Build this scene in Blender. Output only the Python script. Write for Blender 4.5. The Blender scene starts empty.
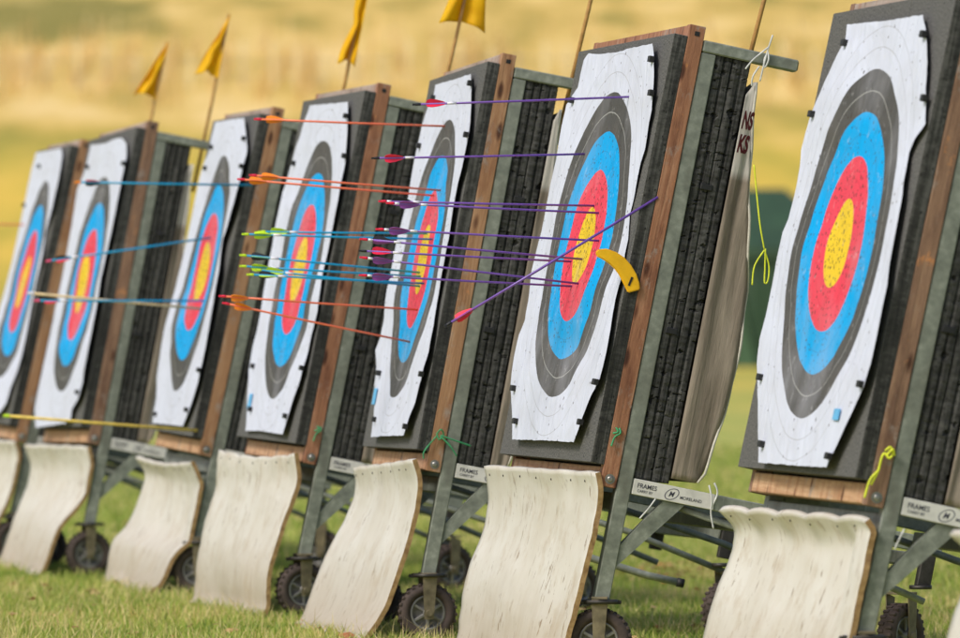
DATA_JSON = r'''{"face":{"7":{"pf":[-0.0072,0.003,0.9679,0.0135],"c":[0.05,0.69],"g":[0.0133,0.0147,0.0163,0.0181,0.0197,0.0198,0.0186,0.0171,0.0156,0.015,0.0167,0.018,0.0187,0.0188,0.0191,0.0192,0.0182,0.0164,0.0164,0.0186,0.0199,0.0192,0.0159,0.0169,0.0199,0.0189,0.0168,0.0172,0.0197,0.0212,0.0178,0.0109,0.0117,0.0188,0.0175,0.0172,0.0175,0.0191,0.0199,0.0162,0.0093,0.007,0.0088,0.0133,0.0182,0.0175,0.0183,0.0186,0.02,0.0142,0.0073,0.0042,0.0132,0.0193,0.0182,0.0204,0.0233,0.0229,0.0148,0.0115,0.0041,0.012,0.0186,0.02,0.0235,0.0273,0.0222,0.0141,0.0134,0.0062,0.011,0.0166,0.0224,0.0229,0.0206,0.0144,0.01,0.0151,0.0083,0.0111,0.0143,0.0236,0.0205,0.0159,0.0127,0.0096,0.0116,0.0065,0.0111,0.0115,0.0236,0.0218,0.0185,0.013,0.0091,0.0102,0.0061,0.0052,0.0072,0.0228,0.0247,0.0262,0.0226,0.0151,0.0104,0.0052,0.0036,0.0046,0.0217,0.0251,0.028,0.0259,0.0152,0.0096,0.0091,0.0063,0.0048,0.0203,0.0223,0.0228,0.0191,0.0115,0.0085,0.0087,0.008,0.0069,0.0181,0.0177,0.0164,0.0135,0.0103,0.0088,0.0089,0.0093,0.0093,0.0152,0.0127,0.0105,0.0091,0.0089,0.0091,0.0097,0.0106,0.0117],"poly":[[-0.393,1.33],[0.049,1.322],[0.354,1.322],[0.436,1.32],[0.497,1.283],[0.593,1.18],[0.642,1.088],[0.699,1.002],[0.626,0.962],[0.59,0.926],[0.616,0.863],[0.65,0.778],[0.658,0.693],[0.68,0.609],[0.736,0.552],[0.737,0.488],[0.719,0.454],[0.707,0.413],[0.71,0.329],[0.682,0.266],[0.607,0.181],[0.528,0.103],[0.459,0.036],[0.075,0.033],[-0.348,0.033],[-0.434,0.143],[-0.606,0.32],[-0.637,0.395],[-0.628,0.454],[-0.62,0.574],[-0.614,0.648],[-0.613,0.715],[-0.58,0.752],[-0.576,0.813],[-0.577,0.91],[-0.602,0.962],[-0.566,1.072],[-0.508,1.13],[-0.441,1.211],[-0.368,1.283]]},"6":{"pf":[-0.0678,-0.0106,0.9931,-0.0195],"c":[0.05,0.69],"g":[0.0157,0.0151,0.015,0.0158,0.0174,0.0182,0.018,0.0176,0.0172,0.0178,0.0185,0.0185,0.0175,0.0165,0.0172,0.0178,0.0179,0.0175,0.0191,0.0215,0.0226,0.02,0.0135,0.0146,0.0176,0.0179,0.0171,0.0187,0.0228,0.0257,0.023,0.0097,0.007,0.0163,0.0158,0.0157,0.0168,0.0206,0.0229,0.0195,0.0065,-0.0016,0.0063,0.0101,0.0133,0.0136,0.0156,0.0168,0.0162,0.0141,0.0123,0.0086,0.0096,0.0089,0.0105,0.0105,0.0113,0.012,0.0122,0.0175,0.0157,0.0101,0.0023,0.0092,0.0085,0.01,0.0091,0.0059,0.0103,0.0096,-0.0004,-0.0051,0.0109,0.0101,0.0105,0.005,0.0005,0.0072,0.0029,-0.0055,-0.0082,0.0151,0.0145,0.0143,0.0083,0.0026,0.0048,0.0,-0.0044,-0.0058,0.0198,0.0192,0.0163,0.0057,0.0009,0.0007,0.0003,0.0004,-0.0003,0.0227,0.0214,0.0175,0.0052,-0.0001,-0.0036,-0.0015,0.0024,0.0047,0.0226,0.0203,0.0163,0.0075,0.0031,0.0008,-0.0009,0.0035,0.0076,0.02,0.0171,0.0132,0.0086,0.0079,0.01,0.0072,0.0074,0.0094,0.0158,0.0139,0.0122,0.0113,0.0123,0.0137,0.013,0.012,0.0116,0.011,0.0112,0.0121,0.0139,0.0158,0.017,0.0172,0.0161,0.0142],"poly":[[-0.433,1.361],[-0.289,1.352],[0.018,1.345],[0.162,1.35],[0.505,1.352],[0.556,1.315],[0.618,1.208],[0.652,1.136],[0.64,1.096],[0.646,1.01],[0.62,0.971],[0.606,0.876],[0.587,0.805],[0.634,0.725],[0.64,0.677],[0.673,0.596],[0.665,0.531],[0.682,0.467],[0.714,0.395],[0.731,0.315],[0.693,0.275],[0.633,0.227],[0.574,0.153],[0.515,0.073],[0.052,0.071],[-0.408,0.066],[-0.457,0.131],[-0.584,0.247],[-0.632,0.34],[-0.635,0.416],[-0.594,0.469],[-0.676,0.638],[-0.656,0.705],[-0.609,0.822],[-0.588,0.956],[-0.575,1.006],[-0.592,1.097],[-0.592,1.193],[-0.547,1.22],[-0.487,1.247],[-0.49,1.291],[-0.482,1.341]]},"5":{"pf":[-0.0951,-0.0003,0.9938,-0.007],"c":[0.05,0.69],"g":[0.0083,0.0129,0.0174,0.0208,0.0224,0.022,0.0198,0.0174,0.0152,0.0077,0.0102,0.0131,0.0166,0.0197,0.0195,0.0179,0.017,0.0163,0.0077,0.0077,0.0084,0.0109,0.0156,0.0149,0.016,0.017,0.0167,0.0092,0.0063,0.0042,0.0034,0.0024,0.0055,0.0156,0.0171,0.0152,0.0125,0.0065,0.0019,0.0026,-0.0007,0.0055,0.0155,0.0137,0.0113,0.0175,0.0103,0.0028,-0.0003,-0.001,0.0048,0.0089,0.0068,0.0076,0.0228,0.0171,0.0105,-0.0024,-0.0051,0.0004,0.0043,0.0032,0.0073,0.0265,0.0183,0.006,-0.0054,-0.0038,0.003,0.0036,0.008,0.0111,0.0268,0.0155,0.0018,-0.0046,0.0,0.0056,0.0031,0.0105,0.0153,0.0243,0.0147,0.0041,-0.0051,-0.002,-0.0001,0.0011,0.0107,0.017,0.0206,0.0131,0.0051,-0.0044,-0.0003,0.0064,0.0008,0.0077,0.0159,0.0168,0.0102,0.0042,0.0002,-0.0009,-0.0058,-0.0011,0.0065,0.0145,0.0139,0.0079,0.0018,-0.0028,-0.0032,-0.0053,0.0022,0.0076,0.0135,0.0117,0.0069,0.0022,-0.0017,-0.0032,-0.0025,0.0031,0.0082,0.0128,0.01,0.007,0.0041,0.0019,0.001,0.0023,0.0053,0.0088,0.0121,0.0084,0.0075,0.0066,0.0062,0.0063,0.0071,0.0082,0.0097,0.0113],"poly":[[-0.411,1.35],[-0.056,1.348],[0.437,1.347],[0.525,1.304],[0.617,1.225],[0.722,1.135],[0.758,1.06],[0.703,1.017],[0.651,0.947],[0.664,0.881],[0.67,0.806],[0.692,0.753],[0.666,0.682],[0.645,0.612],[0.633,0.539],[0.68,0.432],[0.721,0.358],[0.668,0.279],[0.623,0.174],[0.557,0.121],[0.499,0.06],[-0.022,0.054],[-0.338,0.05],[-0.388,0.119],[-0.48,0.189],[-0.561,0.245],[-0.599,0.313],[-0.681,0.373],[-0.608,0.426],[-0.595,0.493],[-0.61,0.597],[-0.591,0.637],[-0.598,0.714],[-0.599,0.799],[-0.566,0.875],[-0.539,0.937],[-0.571,1.008],[-0.577,1.078],[-0.559,1.21],[-0.505,1.27],[-0.41,1.308]]},"4":{"pf":[-0.0149,0.0073,0.9614,0.0],"c":[0.05,0.69],"g":[0.0104,0.0091,0.0086,0.0094,0.0112,0.0132,0.0147,0.0161,0.0177,0.0096,0.0072,0.0049,0.004,0.0065,0.0098,0.0125,0.0151,0.0171,0.0084,0.0057,0.0025,-0.0006,0.002,0.005,0.0104,0.0141,0.0157,0.0062,0.0042,0.0025,0.0017,-0.0013,-0.0022,0.0091,0.0118,0.0128,0.0035,0.0024,0.0017,0.0051,-0.0005,-0.0048,0.0018,0.0041,0.0095,0.0008,0.0001,0.0013,-0.0001,-0.0021,-0.0044,-0.0065,-0.0004,0.0083,-0.0006,-0.0049,-0.0069,-0.0086,-0.0013,0.0013,0.0061,0.0092,0.009,-0.0003,-0.0047,-0.0072,-0.0075,-0.0017,0.0007,0.0083,0.0085,0.0092,0.0009,-0.0021,-0.0046,-0.0053,-0.0026,-0.002,0.0009,0.0041,0.0101,0.0018,0.0018,0.0012,-0.0044,-0.0044,-0.0039,-0.0052,0.0038,0.0127,0.0018,0.0017,0.0032,0.002,0.0009,-0.0038,-0.0063,0.0055,0.0151,0.0019,-0.0027,-0.0071,0.0012,0.0011,-0.0064,-0.0005,0.0081,0.0158,0.0022,-0.002,-0.0044,0.0007,0.0016,-0.003,0.0029,0.009,0.0151,0.0039,0.0026,0.0031,0.0059,0.0058,0.0025,0.0049,0.0092,0.0136,0.0072,0.0079,0.0091,0.0099,0.0096,0.0084,0.0085,0.01,0.0118,0.0112,0.0129,0.014,0.0141,0.0138,0.0134,0.0123,0.0112,0.0102],"poly":[[-0.387,1.352],[0.091,1.344],[0.469,1.34],[0.507,1.302],[0.606,1.205],[0.72,1.092],[0.717,1.02],[0.715,0.977],[0.743,0.904],[0.684,0.805],[0.671,0.718],[0.662,0.66],[0.683,0.588],[0.708,0.523],[0.665,0.437],[0.67,0.371],[0.645,0.24],[0.576,0.157],[0.548,0.092],[0.521,0.044],[-0.077,0.049],[-0.413,0.042],[-0.427,0.06],[-0.536,0.188],[-0.632,0.287],[-0.661,0.378],[-0.649,0.47],[-0.663,0.531],[-0.678,0.576],[-0.69,0.69],[-0.683,0.79],[-0.697,0.866],[-0.701,0.943],[-0.694,1.012],[-0.666,1.041],[-0.635,1.109],[-0.57,1.2],[-0.498,1.272],[-0.436,1.308]]},"3":{"pf":[-0.0527,0.0314,0.9756,-0.0191],"c":[0.05,0.69],"g":[0.009,0.0082,0.0079,0.008,0.0086,0.0096,0.0104,0.0111,0.012,0.0103,0.0082,0.0068,0.0069,0.0086,0.0095,0.0104,0.0118,0.0131,0.0115,0.0088,0.0065,0.006,0.0099,0.0084,0.0109,0.013,0.0141,0.0121,0.0108,0.0091,0.0086,0.0103,0.0066,0.0129,0.0143,0.0147,0.0112,0.0139,0.0161,0.0221,0.0148,0.008,0.0141,0.0141,0.0155,0.0084,0.0163,0.0245,0.0247,0.0113,0.0053,0.0109,0.0144,0.0178,0.0038,0.0109,0.0175,0.0122,0.0074,0.0025,0.0085,0.0154,0.0212,-0.0024,0.0008,0.0046,0.0013,0.0032,-0.0037,0.0047,0.0149,0.0247,-0.0087,-0.0062,-0.0004,0.0002,0.0013,-0.0029,0.0047,0.0176,0.0278,-0.0128,-0.0097,-0.0024,0.0035,0.0045,0.0001,0.0028,0.0172,0.0287,-0.0134,-0.01,-0.0029,0.0053,0.0038,-0.0002,0.0035,0.0167,0.0268,-0.0109,-0.0102,-0.0079,0.0023,0.0071,0.0051,0.0081,0.0155,0.0226,-0.0067,-0.0072,-0.0063,0.0023,0.0115,0.0126,0.014,0.0156,0.0182,-0.0014,-0.0005,0.0023,0.0087,0.0141,0.0147,0.0152,0.0151,0.0151,0.005,0.007,0.0098,0.013,0.0152,0.0156,0.0152,0.0141,0.0129,0.012,0.0143,0.016,0.0167,0.0165,0.0159,0.0147,0.013,0.011],"poly":[[-0.458,1.365],[0.081,1.365],[0.408,1.364],[0.537,1.306],[0.716,1.215],[0.726,1.168],[0.745,1.103],[0.722,0.997],[0.623,0.912],[0.554,0.848],[0.579,0.78],[0.678,0.713],[0.685,0.64],[0.755,0.577],[0.754,0.506],[0.751,0.439],[0.757,0.347],[0.7,0.241],[0.652,0.17],[0.511,0.054],[-0.448,0.046],[-0.493,0.1],[-0.508,0.161],[-0.617,0.242],[-0.657,0.357],[-0.771,0.448],[-0.78,0.551],[-0.78,0.601],[-0.78,0.706],[-0.78,0.812],[-0.78,0.882],[-0.78,0.965],[-0.78,1.028],[-0.78,1.061],[-0.763,1.129],[-0.67,1.176],[-0.532,1.241],[-0.505,1.315]]},"2":{"pf":[0.1365,0.0023,0.9438,0.0144],"c":[0.05,0.69],"g":[0.0124,0.0109,0.0098,0.0095,0.0103,0.0116,0.0122,0.0126,0.013,0.0109,0.0107,0.0104,0.0104,0.0118,0.0131,0.0143,0.0159,0.0175,0.009,0.0106,0.0118,0.0123,0.0139,0.0134,0.0164,0.0195,0.0218,0.0066,0.0098,0.0138,0.0189,0.0168,0.0111,0.0189,0.0231,0.0252,0.0041,0.0082,0.014,0.0249,0.0198,0.0115,0.0173,0.0237,0.0268,0.002,0.0061,0.011,0.0141,0.0133,0.0108,0.0085,0.0173,0.0265,-0.0006,0.0026,0.0055,0.0007,0.0082,0.0072,0.0012,0.014,0.0259,-0.0042,-0.0023,0.0004,0.0,0.009,0.006,0.0049,0.0169,0.0249,-0.0075,-0.0074,-0.0037,0.0027,0.0136,0.005,0.0023,0.0122,0.0226,-0.0085,-0.0098,-0.0078,0.0008,0.0094,0.0026,-0.0021,0.0088,0.021,-0.0065,-0.0075,-0.0053,-0.0001,-0.0004,-0.003,-0.0024,0.0102,0.0206,-0.0021,-0.0047,-0.0071,-0.0085,-0.0067,-0.0056,0.0022,0.0118,0.0196,0.0024,-0.0016,-0.0061,-0.0081,-0.0044,-0.0029,0.0031,0.0107,0.0175,0.0062,0.0029,0.0003,0.0,0.0012,0.0022,0.0055,0.0101,0.0149,0.0096,0.0081,0.0072,0.0071,0.0073,0.0076,0.0086,0.0103,0.0122,0.013,0.0134,0.0138,0.0138,0.0134,0.0127,0.0118,0.0108,0.0098],"poly":[[-0.48,1.348],[-0.055,1.335],[0.209,1.345],[0.44,1.34],[0.587,1.31],[0.704,1.241],[0.711,1.168],[0.78,1.079],[0.78,0.995],[0.735,0.962],[0.705,0.885],[0.664,0.793],[0.657,0.7],[0.695,0.627],[0.78,0.566],[0.78,0.518],[0.78,0.447],[0.78,0.37],[0.773,0.292],[0.709,0.216],[0.641,0.14],[0.491,0.094],[0.512,0.051],[0.366,0.03],[-0.541,0.01],[-0.68,0.1],[-0.776,0.17],[-0.78,0.207],[-0.78,0.275],[-0.78,0.374],[-0.769,0.462],[-0.78,0.567],[-0.78,0.634],[-0.78,0.741],[-0.78,0.832],[-0.78,0.928],[-0.78,1.041],[-0.78,1.097],[-0.76,1.146],[-0.597,1.208],[-0.514,1.271]]},"1":{"pf":[0.1745,-0.0789,0.96,-0.0197],"c":[0.05,0.69],"g":[0.0121,0.0137,0.0156,0.018,0.0201,0.0211,0.0205,0.0183,0.0153,0.0151,0.0159,0.0168,0.0183,0.0197,0.0199,0.0178,0.0148,0.0117,0.0177,0.0182,0.0183,0.0182,0.0182,0.0172,0.0136,0.0105,0.0085,0.0191,0.0205,0.0205,0.0178,0.013,0.0086,0.006,0.0054,0.0063,0.018,0.0214,0.0227,0.0179,0.0068,-0.0056,-0.0043,0.0011,0.005,0.0142,0.0184,0.0222,0.0163,0.0074,-0.0003,-0.001,0.0007,0.0036,0.0088,0.0096,0.0111,0.0052,0.0072,0.0034,0.002,0.001,0.0033,0.0031,0.0017,0.0009,-0.001,0.0066,0.0045,-0.0047,0.0001,0.0053,-0.0019,-0.0006,0.0033,0.0011,-0.0002,0.0003,-0.0031,0.0027,0.008,-0.0049,-0.0022,0.0022,-0.001,-0.0133,-0.0133,-0.005,0.0027,0.0106,-0.0058,-0.005,-0.002,0.003,-0.0038,-0.0097,-0.0105,0.001,0.0129,-0.0048,-0.0073,-0.0077,0.0007,-0.0005,-0.0073,-0.0022,0.0069,0.0146,-0.0021,-0.0062,-0.0093,-0.0065,-0.0029,-0.0045,0.0007,0.008,0.0148,0.0015,-0.0019,-0.0043,-0.004,-0.0019,-0.0013,0.0026,0.0083,0.014,0.0057,0.0036,0.0021,0.0015,0.0021,0.0034,0.0058,0.0091,0.0127,0.0101,0.0092,0.0084,0.0076,0.0074,0.0081,0.0091,0.0102,0.0114],"poly":[[-0.599,1.368],[0.475,1.367],[0.623,1.321],[0.755,1.218],[0.78,1.133],[0.78,1.065],[0.534,0.944],[0.725,0.833],[0.631,0.758],[0.621,0.682],[0.659,0.539],[0.78,0.349],[0.676,0.271],[0.579,0.185],[0.569,0.116],[0.5,0.091],[0.376,0.062],[-0.78,0.049],[-0.78,0.212],[-0.719,0.418],[-0.78,0.668],[-0.78,0.765],[-0.78,0.928],[-0.78,1.07],[-0.78,1.099],[-0.701,1.209],[-0.647,1.309]]}},"mat":{"7":[[[-0.032,0.539],[0.01,0.488],[0.003,0.421],[-0.039,0.312],[-0.089,0.166]],[[0.027,0.544],[0.069,0.48],[0.062,0.434],[0.043,0.374],[0.015,0.292],[-0.013,0.224]]],"6":[[[-0.04,0.625],[-0.023,0.531],[-0.035,0.422],[-0.083,0.299],[-0.115,0.173],[-0.135,0.054]],[[0.013,0.627],[0.029,0.562],[0.013,0.46],[-0.016,0.345],[-0.046,0.227],[-0.076,0.115]]],"5":[[[-0.028,0.579],[-0.019,0.502],[-0.051,0.399],[-0.111,0.279],[-0.18,0.125],[-0.231,0.005]],[[-0.015,0.63],[0.01,0.546],[-0.007,0.435],[-0.055,0.291],[-0.096,0.146],[-0.162,0.033]]],"4":[[[-0.061,0.613],[-0.068,0.562],[-0.071,0.469],[-0.114,0.33],[-0.146,0.19],[-0.151,0.035],[-0.15,0.011]],[[0.0,0.619],[0.009,0.521],[-0.018,0.438],[-0.052,0.34],[-0.103,0.182],[-0.111,0.091],[-0.111,0.034]]],"3":[[[-0.039,0.545],[-0.007,0.493],[-0.004,0.441],[-0.077,0.259],[-0.142,0.183],[-0.164,0.052],[-0.243,-0.008]],[[-0.001,0.549],[0.028,0.486],[0.047,0.395],[0.013,0.251],[-0.069,0.18],[-0.123,0.072],[-0.168,0.027]]],"2":[[[-0.046,0.567],[-0.016,0.487],[-0.02,0.416],[-0.053,0.313],[-0.105,0.182],[-0.147,0.007]],[[0.032,0.581],[0.05,0.518],[0.05,0.443],[0.005,0.345],[-0.094,0.238],[-0.134,0.123],[-0.172,0.034]]],"1":[[[-0.101,0.568],[-0.076,0.494],[-0.091,0.395],[-0.13,0.301],[-0.18,0.172],[-0.254,-0.001]],[[0.025,0.578],[0.048,0.516],[0.034,0.421],[0.004,0.331],[-0.055,0.208],[-0.108,0.066],[-0.146,-0.019]]]},"arrow":[[6,"pr",[0.291,1.191,-0.006],[0.291,1.024,-0.691]],[6,"pr",[-0.213,1.019,-0.007],[-0.213,0.863,-0.697]],[6,"pp",[0.076,0.842,-0.003],[0.076,0.715,-0.699]],[6,"pp",[0.173,0.816,-0.005],[0.173,0.709,-0.691]],[6,"pp",[0.266,0.724,-0.007],[0.266,0.616,-0.725]],[6,"pp",[0.07,0.666,-0.007],[0.07,0.585,-0.734]],[6,"pr",[-0.087,0.66,-0.007],[-0.087,0.555,-0.701]],[6,"pp",[0.122,0.584,-0.014],[0.122,0.525,-0.732]],[6,"pp",[0.017,0.577,-0.012],[0.017,0.474,-0.704]],[6,"prx",[0.69,0.861,0.04],[0.69,0.344,-0.532]],[5,"oo",[-0.013,1.182,0.003],[-0.013,1.078,-0.679]],[5,"oo",[0.223,0.94,-0.005],[0.223,0.866,-0.685]],[5,"oo",[0.063,0.927,-0.002],[0.063,0.853,-0.707]],[5,"oo",[0.167,0.513,-0.002],[0.167,0.431,-0.707]],[5,"oo",[0.138,0.397,-0.004],[0.138,0.41,-0.687]],[5,"bl",[0.052,0.791,-0.0],[0.052,0.685,-0.598]],[5,"bl",[0.257,0.764,-0.004],[0.257,0.656,-0.677]],[5,"bk",[0.033,0.65,0.003],[0.033,0.592,-0.647]],[5,"bl",[0.096,0.634,0.001],[0.096,0.551,-0.647]],[5,"bk",[0.209,0.607,-0.002],[0.209,0.522,-0.629]],[5,"bl",[0.108,0.599,0.001],[0.108,0.547,-0.594]],[3,"sp",[0.862,1.071,-0.02],[0.862,0.935,-0.707]],[3,"sr",[0.077,0.859,-0.003],[0.077,0.616,-0.667]],[3,"sr",[0.3,0.587,-0.005],[0.3,0.439,-0.706]],[3,"wn",[0.264,0.552,-0.005],[0.264,0.465,-0.734]],[3,"yn",[0.723,0.044,-0.012],[0.723,-0.056,-0.778]],[1,"oo",[-0.496,1.005,0.007],[-0.496,0.862,-0.729]]],"flag":{"1":[[0.6,1.561,0.357],[0.6,1.967,0.357]],"2":[[0.6,1.426,0.323],[0.6,1.969,0.332]],"3":[[0.6,1.562,0.33],[0.6,1.969,0.324]],"4":[[0.6,1.52,0.313],[0.6,1.888,0.326]],"5":[[0.6,1.423,0.316],[0.6,1.809,0.334]],"6":[[0.6,1.405,0.272],[0.6,1.642,0.284]]},"cam":{"F":6500.0,"ch":1.001524792577162,"p":0.005174596146272104,"z0":0.6459377829032946},"st":{"7":[0.8851,18.3957,0.1942,0.2128,-0.005],"6":[0.2006,20.8894,0.203,0.1977,-0.0037],"5":[-0.3277,23.0897,0.1517,0.1842,0.007],"4":[-0.838,25.2331,0.1987,0.1973,-0.0074],"3":[-1.3155,27.4393,0.1851,0.2086,-0.0122],"2":[-1.9307,29.659,0.2123,0.1877,0.012],"1":[-2.3631,31.5213,0.1832,0.2155,-0.0087]},"pins":{"7":[[-0.341,1.271],[0.514,1.261],[0.657,1.076],[-0.532,1.065],[-0.502,0.281],[-0.321,0.086],[0.665,0.272],[0.484,0.067]],"6":[[0.555,1.299],[0.63,1.189],[-0.508,1.204],[-0.498,0.234],[-0.378,0.126],[0.68,0.266],[0.587,0.137]],"5":[[0.527,1.308],[0.689,1.118],[-0.379,1.299],[-0.507,1.127],[-0.466,0.286],[0.69,0.276],[-0.298,0.114],[0.547,0.091]],"4":[[0.521,1.282],[0.684,1.122],[-0.541,1.123],[-0.52,0.301],[0.664,0.303],[-0.376,0.129],[0.529,0.115]],"3":[[0.572,1.271],[0.69,1.152],[-0.424,1.256],[-0.536,1.167],[0.69,0.293],[0.557,0.123],[-0.391,0.085]],"2":[[0.69,1.21],[-0.464,1.243],[0.621,0.169]],"1":[[-0.317,1.294],[-0.66,1.105]]}}'''
import bpy, bmesh, math, random, json
import numpy as np
from mathutils import Vector, Matrix, noise
from mathutils.geometry import delaunay_2d_cdt
random.seed(7); rng = np.random.default_rng(7)
scene = bpy.context.scene
COL = scene.collection
DATA = json.loads(DATA_JSON)
ORD = {8: 'cut by the right photo edge', 7: 'nearest one in full view', 6: 'second from the right', 5: 'third from the right', 4: 'fourth from the right',
       3: 'third from the left', 2: 'second from the left', 1: 'at the left edge of the row'}
KS = [7, 6, 5, 4, 3, 2, 1]
DATA['st']['8'] = [1.415, 15.75, DATA['st']['7'][2], DATA['st']['7'][3], 0.0]
DATA['mat']['8'] = [[[y - .045, z] for y, z in P] for P in DATA['mat']['7']]
Z0 = DATA['cam']['z0']

# ------------------------------------------------------------------ materials
class NT:
    def __init__(s, name):
        s.m = bpy.data.materials.new(name); s.m.use_nodes = True
        s.t = s.m.node_tree; s.t.nodes.clear()
        s.out = s.t.nodes.new('ShaderNodeOutputMaterial')
        s.b = s.t.nodes.new('ShaderNodeBsdfPrincipled')
        s.t.links.new(s.b.outputs[0], s.out.inputs[0])
    def n(s, typ, **kw):
        x = s.t.nodes.new(typ)
        for k, v in kw.items():
            if k in x.inputs: x.inputs[k].default_value = v
            else: setattr(x, k, v)
        return x
    def l(s, a, b): s.t.links.new(a, b)
    def coord(s, kind='tc'):
        if kind == 'tc':
            a = s.n('ShaderNodeAttribute'); a.attribute_name = 'tc'; return a.outputs['Vector']
        return s.n('ShaderNodeTexCoord').outputs['Object']
    def mapped(s, co, scale=(1, 1, 1), loc=(0, 0, 0)):
        m = s.n('ShaderNodeMapping'); s.l(co, m.inputs[0]); m.inputs['Scale'].default_value = scale; m.inputs['Location'].default_value = loc
        return m.outputs[0]
    def noise(s, co, scale, detail=4, rough=.6, dist=0):
        x = s.n('ShaderNodeTexNoise'); s.l(co, x.inputs['Vector']); x.inputs['Scale'].default_value = scale
        x.inputs['Detail'].default_value = detail; x.inputs['Roughness'].default_value = rough; x.inputs['Distortion'].default_value = dist
        return x.outputs['Fac']
    def vor(s, co, scale, feat='F1'):
        x = s.n('ShaderNodeTexVoronoi'); s.l(co, x.inputs['Vector']); x.inputs['Scale'].default_value = scale; x.feature = feat
        return x.outputs['Distance']
    def ramp(s, fac, stops, interp='LINEAR'):
        r = s.n('ShaderNodeValToRGB'); s.l(fac, r.inputs[0]); r.color_ramp.interpolation = interp
        e = r.color_ramp.elements
        while len(e) > 1: e.remove(e[-1])
        e[0].position = stops[0][0]; e[0].color = c4(stops[0][1])
        for p, c in stops[1:]:
            x = e.new(p); x.color = c4(c)
        return r.outputs[0]
    def mix(s, fac, a, b, mode='MIX'):
        x = s.n('ShaderNodeMix', data_type='RGBA', blend_type=mode)
        for sock, v in ((x.inputs[0], fac), (x.inputs[6], a), (x.inputs[7], b)):
            if isinstance(v, (int, float)): sock.default_value = v
            elif isinstance(v, tuple): sock.default_value = c4(v)
            else: s.l(v, sock)
        return x.outputs[2]
    def math(s, op, a, b=None, c=None):
        x = s.n('ShaderNodeMath', operation=op)
        for i, v in enumerate((a, b, c)):
            if v is None: continue
            if isinstance(v, (int, float)): x.inputs[i].default_value = v
            else: s.l(v, x.inputs[i])
        return x.outputs[0]
    def bump(s, h, strength=.5, dist=.01):
        x = s.n('ShaderNodeBump'); s.l(h, x.inputs['Height']); x.inputs['Strength'].default_value = strength; x.inputs['Distance'].default_value = dist
        s.l(x.outputs[0], s.b.inputs['Normal'])
    def col(s, c):
        if isinstance(c, tuple): s.b.inputs['Base Color'].default_value = c4(c)
        else: s.l(c, s.b.inputs['Base Color'])
    def rough(s, v):
        if isinstance(v, (int, float)): s.b.inputs['Roughness'].default_value = v
        else: s.l(v, s.b.inputs['Roughness'])
    def metal(s, v): s.b.inputs['Metallic'].default_value = v
def c4(c):
    if isinstance(c, (int, float)): return (c, c, c, 1)
    return tuple(c) + (1,) if len(c) == 3 else tuple(c)

def simple(name, c, rough=.6, metal=0, var=.25, scale=30, bump=0, kind='obj', trans=0):
    t = NT(name); co = t.coord(kind); n = t.noise(co, scale)
    d = tuple(x * (1 - var) for x in c); u = tuple(min(1, x * (1 + var)) for x in c)
    t.col(t.ramp(n, [(.3, d), (.7, u)])); t.rough(rough); t.metal(metal)
    if bump: t.bump(n, bump, .004)
    if trans:
        t.b.inputs['Transmission Weight'].default_value = 0
        t.b.inputs['Subsurface Weight'].default_value = 0
    return t.m

def m_foam_face():
    t = NT('foam_face'); co = t.coord(); sp = t.noise(co, 170, 2, .5); big = t.noise(co, 3, 3)
    base = t.ramp(sp, [(.32, (.035, .034, .033)), (.5, (.088, .086, .082)), (.68, (.16, .155, .145))])
    base = t.mix(t.math('MULTIPLY', big, .35), base, (.12, .115, .11))
    pits = t.ramp(t.noise(co, 75, 2, .5), [(.30, (0, 0, 0)), (.36, (1, 1, 1))])
    base = t.mix(1, base, t.mix(.75, (1, 1, 1), pits), 'MULTIPLY')
    t.col(base); t.rough(.9); t.bump(sp, .35, .003); return t.m
def m_foam_side(name, seed):
    t = NT(name); co = t.coord(); c1 = t.mapped(co, (5, 75, 40), (seed, 0, 0)); n = t.noise(c1, 1, 5, .65)
    c2 = t.mapped(co, (2, 3, 90)); n2 = t.noise(c2, 1, 3); big = t.noise(co, 7, 3)
    h = t.math('ADD', t.math('MULTIPLY', n, .5), t.math('MULTIPLY', n2, .7))
    base = t.ramp(h, [(.42, (.006, .006, .006)), (.56, (.030, .030, .027)), (.74, (.10, .098, .09))])
    base = t.mix(t.math('MULTIPLY', big, .25), base, (.055, .052, .045))
    pits = t.ramp(t.vor(t.mapped(co, (30, 40, 60)), 1), [(.0, (0, 0, 0)), (.12, (0, 0, 0)), (.2, (1, 1, 1))])
    base = t.mix(.8, base, pits, 'MULTIPLY')
    t.col(base); t.rough(.92); t.bump(h, .7, .006); return t.m
def m_wood(name, c1, c2, dirt, seed, along=(60, 3.2, 60)):
    t = NT(name); co = t.coord(); g = t.noise(t.mapped(co, along, (seed, seed, 0)), 1, 5, .65, .6)
    big = t.noise(t.mapped(co, (22, 4, 22), (seed, 0, 0)), 1, 5, .7)
    col = t.ramp(g, [(.3, tuple(x * .72 for x in c1)), (.5, c1), (.72, c2)])
    st = t.ramp(big, [(.48, (0, 0, 0)), (.66, (1, 1, 1))])
    col = t.mix(t.math('MULTIPLY', st, .8), col, dirt)
    knots = t.vor(t.mapped(co, (14, 6, 18), (seed * 2, seed, 0)), 1)
    kn = t.ramp(knots, [(.0, (.06, .03, .015)), (.12, (.2, .09, .04)), (.24, (1, 1, 1))])
    col = t.mix(.9, col, kn, 'MULTIPLY')
    wear = t.noise(t.mapped(co, (14, 9, 14), (seed, 3, 0)), 1, 6, .75)
    col = t.mix(t.ramp(wear, [(.56, (0, 0, 0)), (.66, (.65, .65, .65))]), col, (.34, .29, .25))
    col = t.mix(t.ramp(wear, [(.30, (.8,) * 3), (.38, (0,) * 3)]), col, (.62, .25, .08))
    t.col(col); t.rough(.78); t.bump(t.math('ADD', g, wear), .7, .004); return t.m
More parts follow.
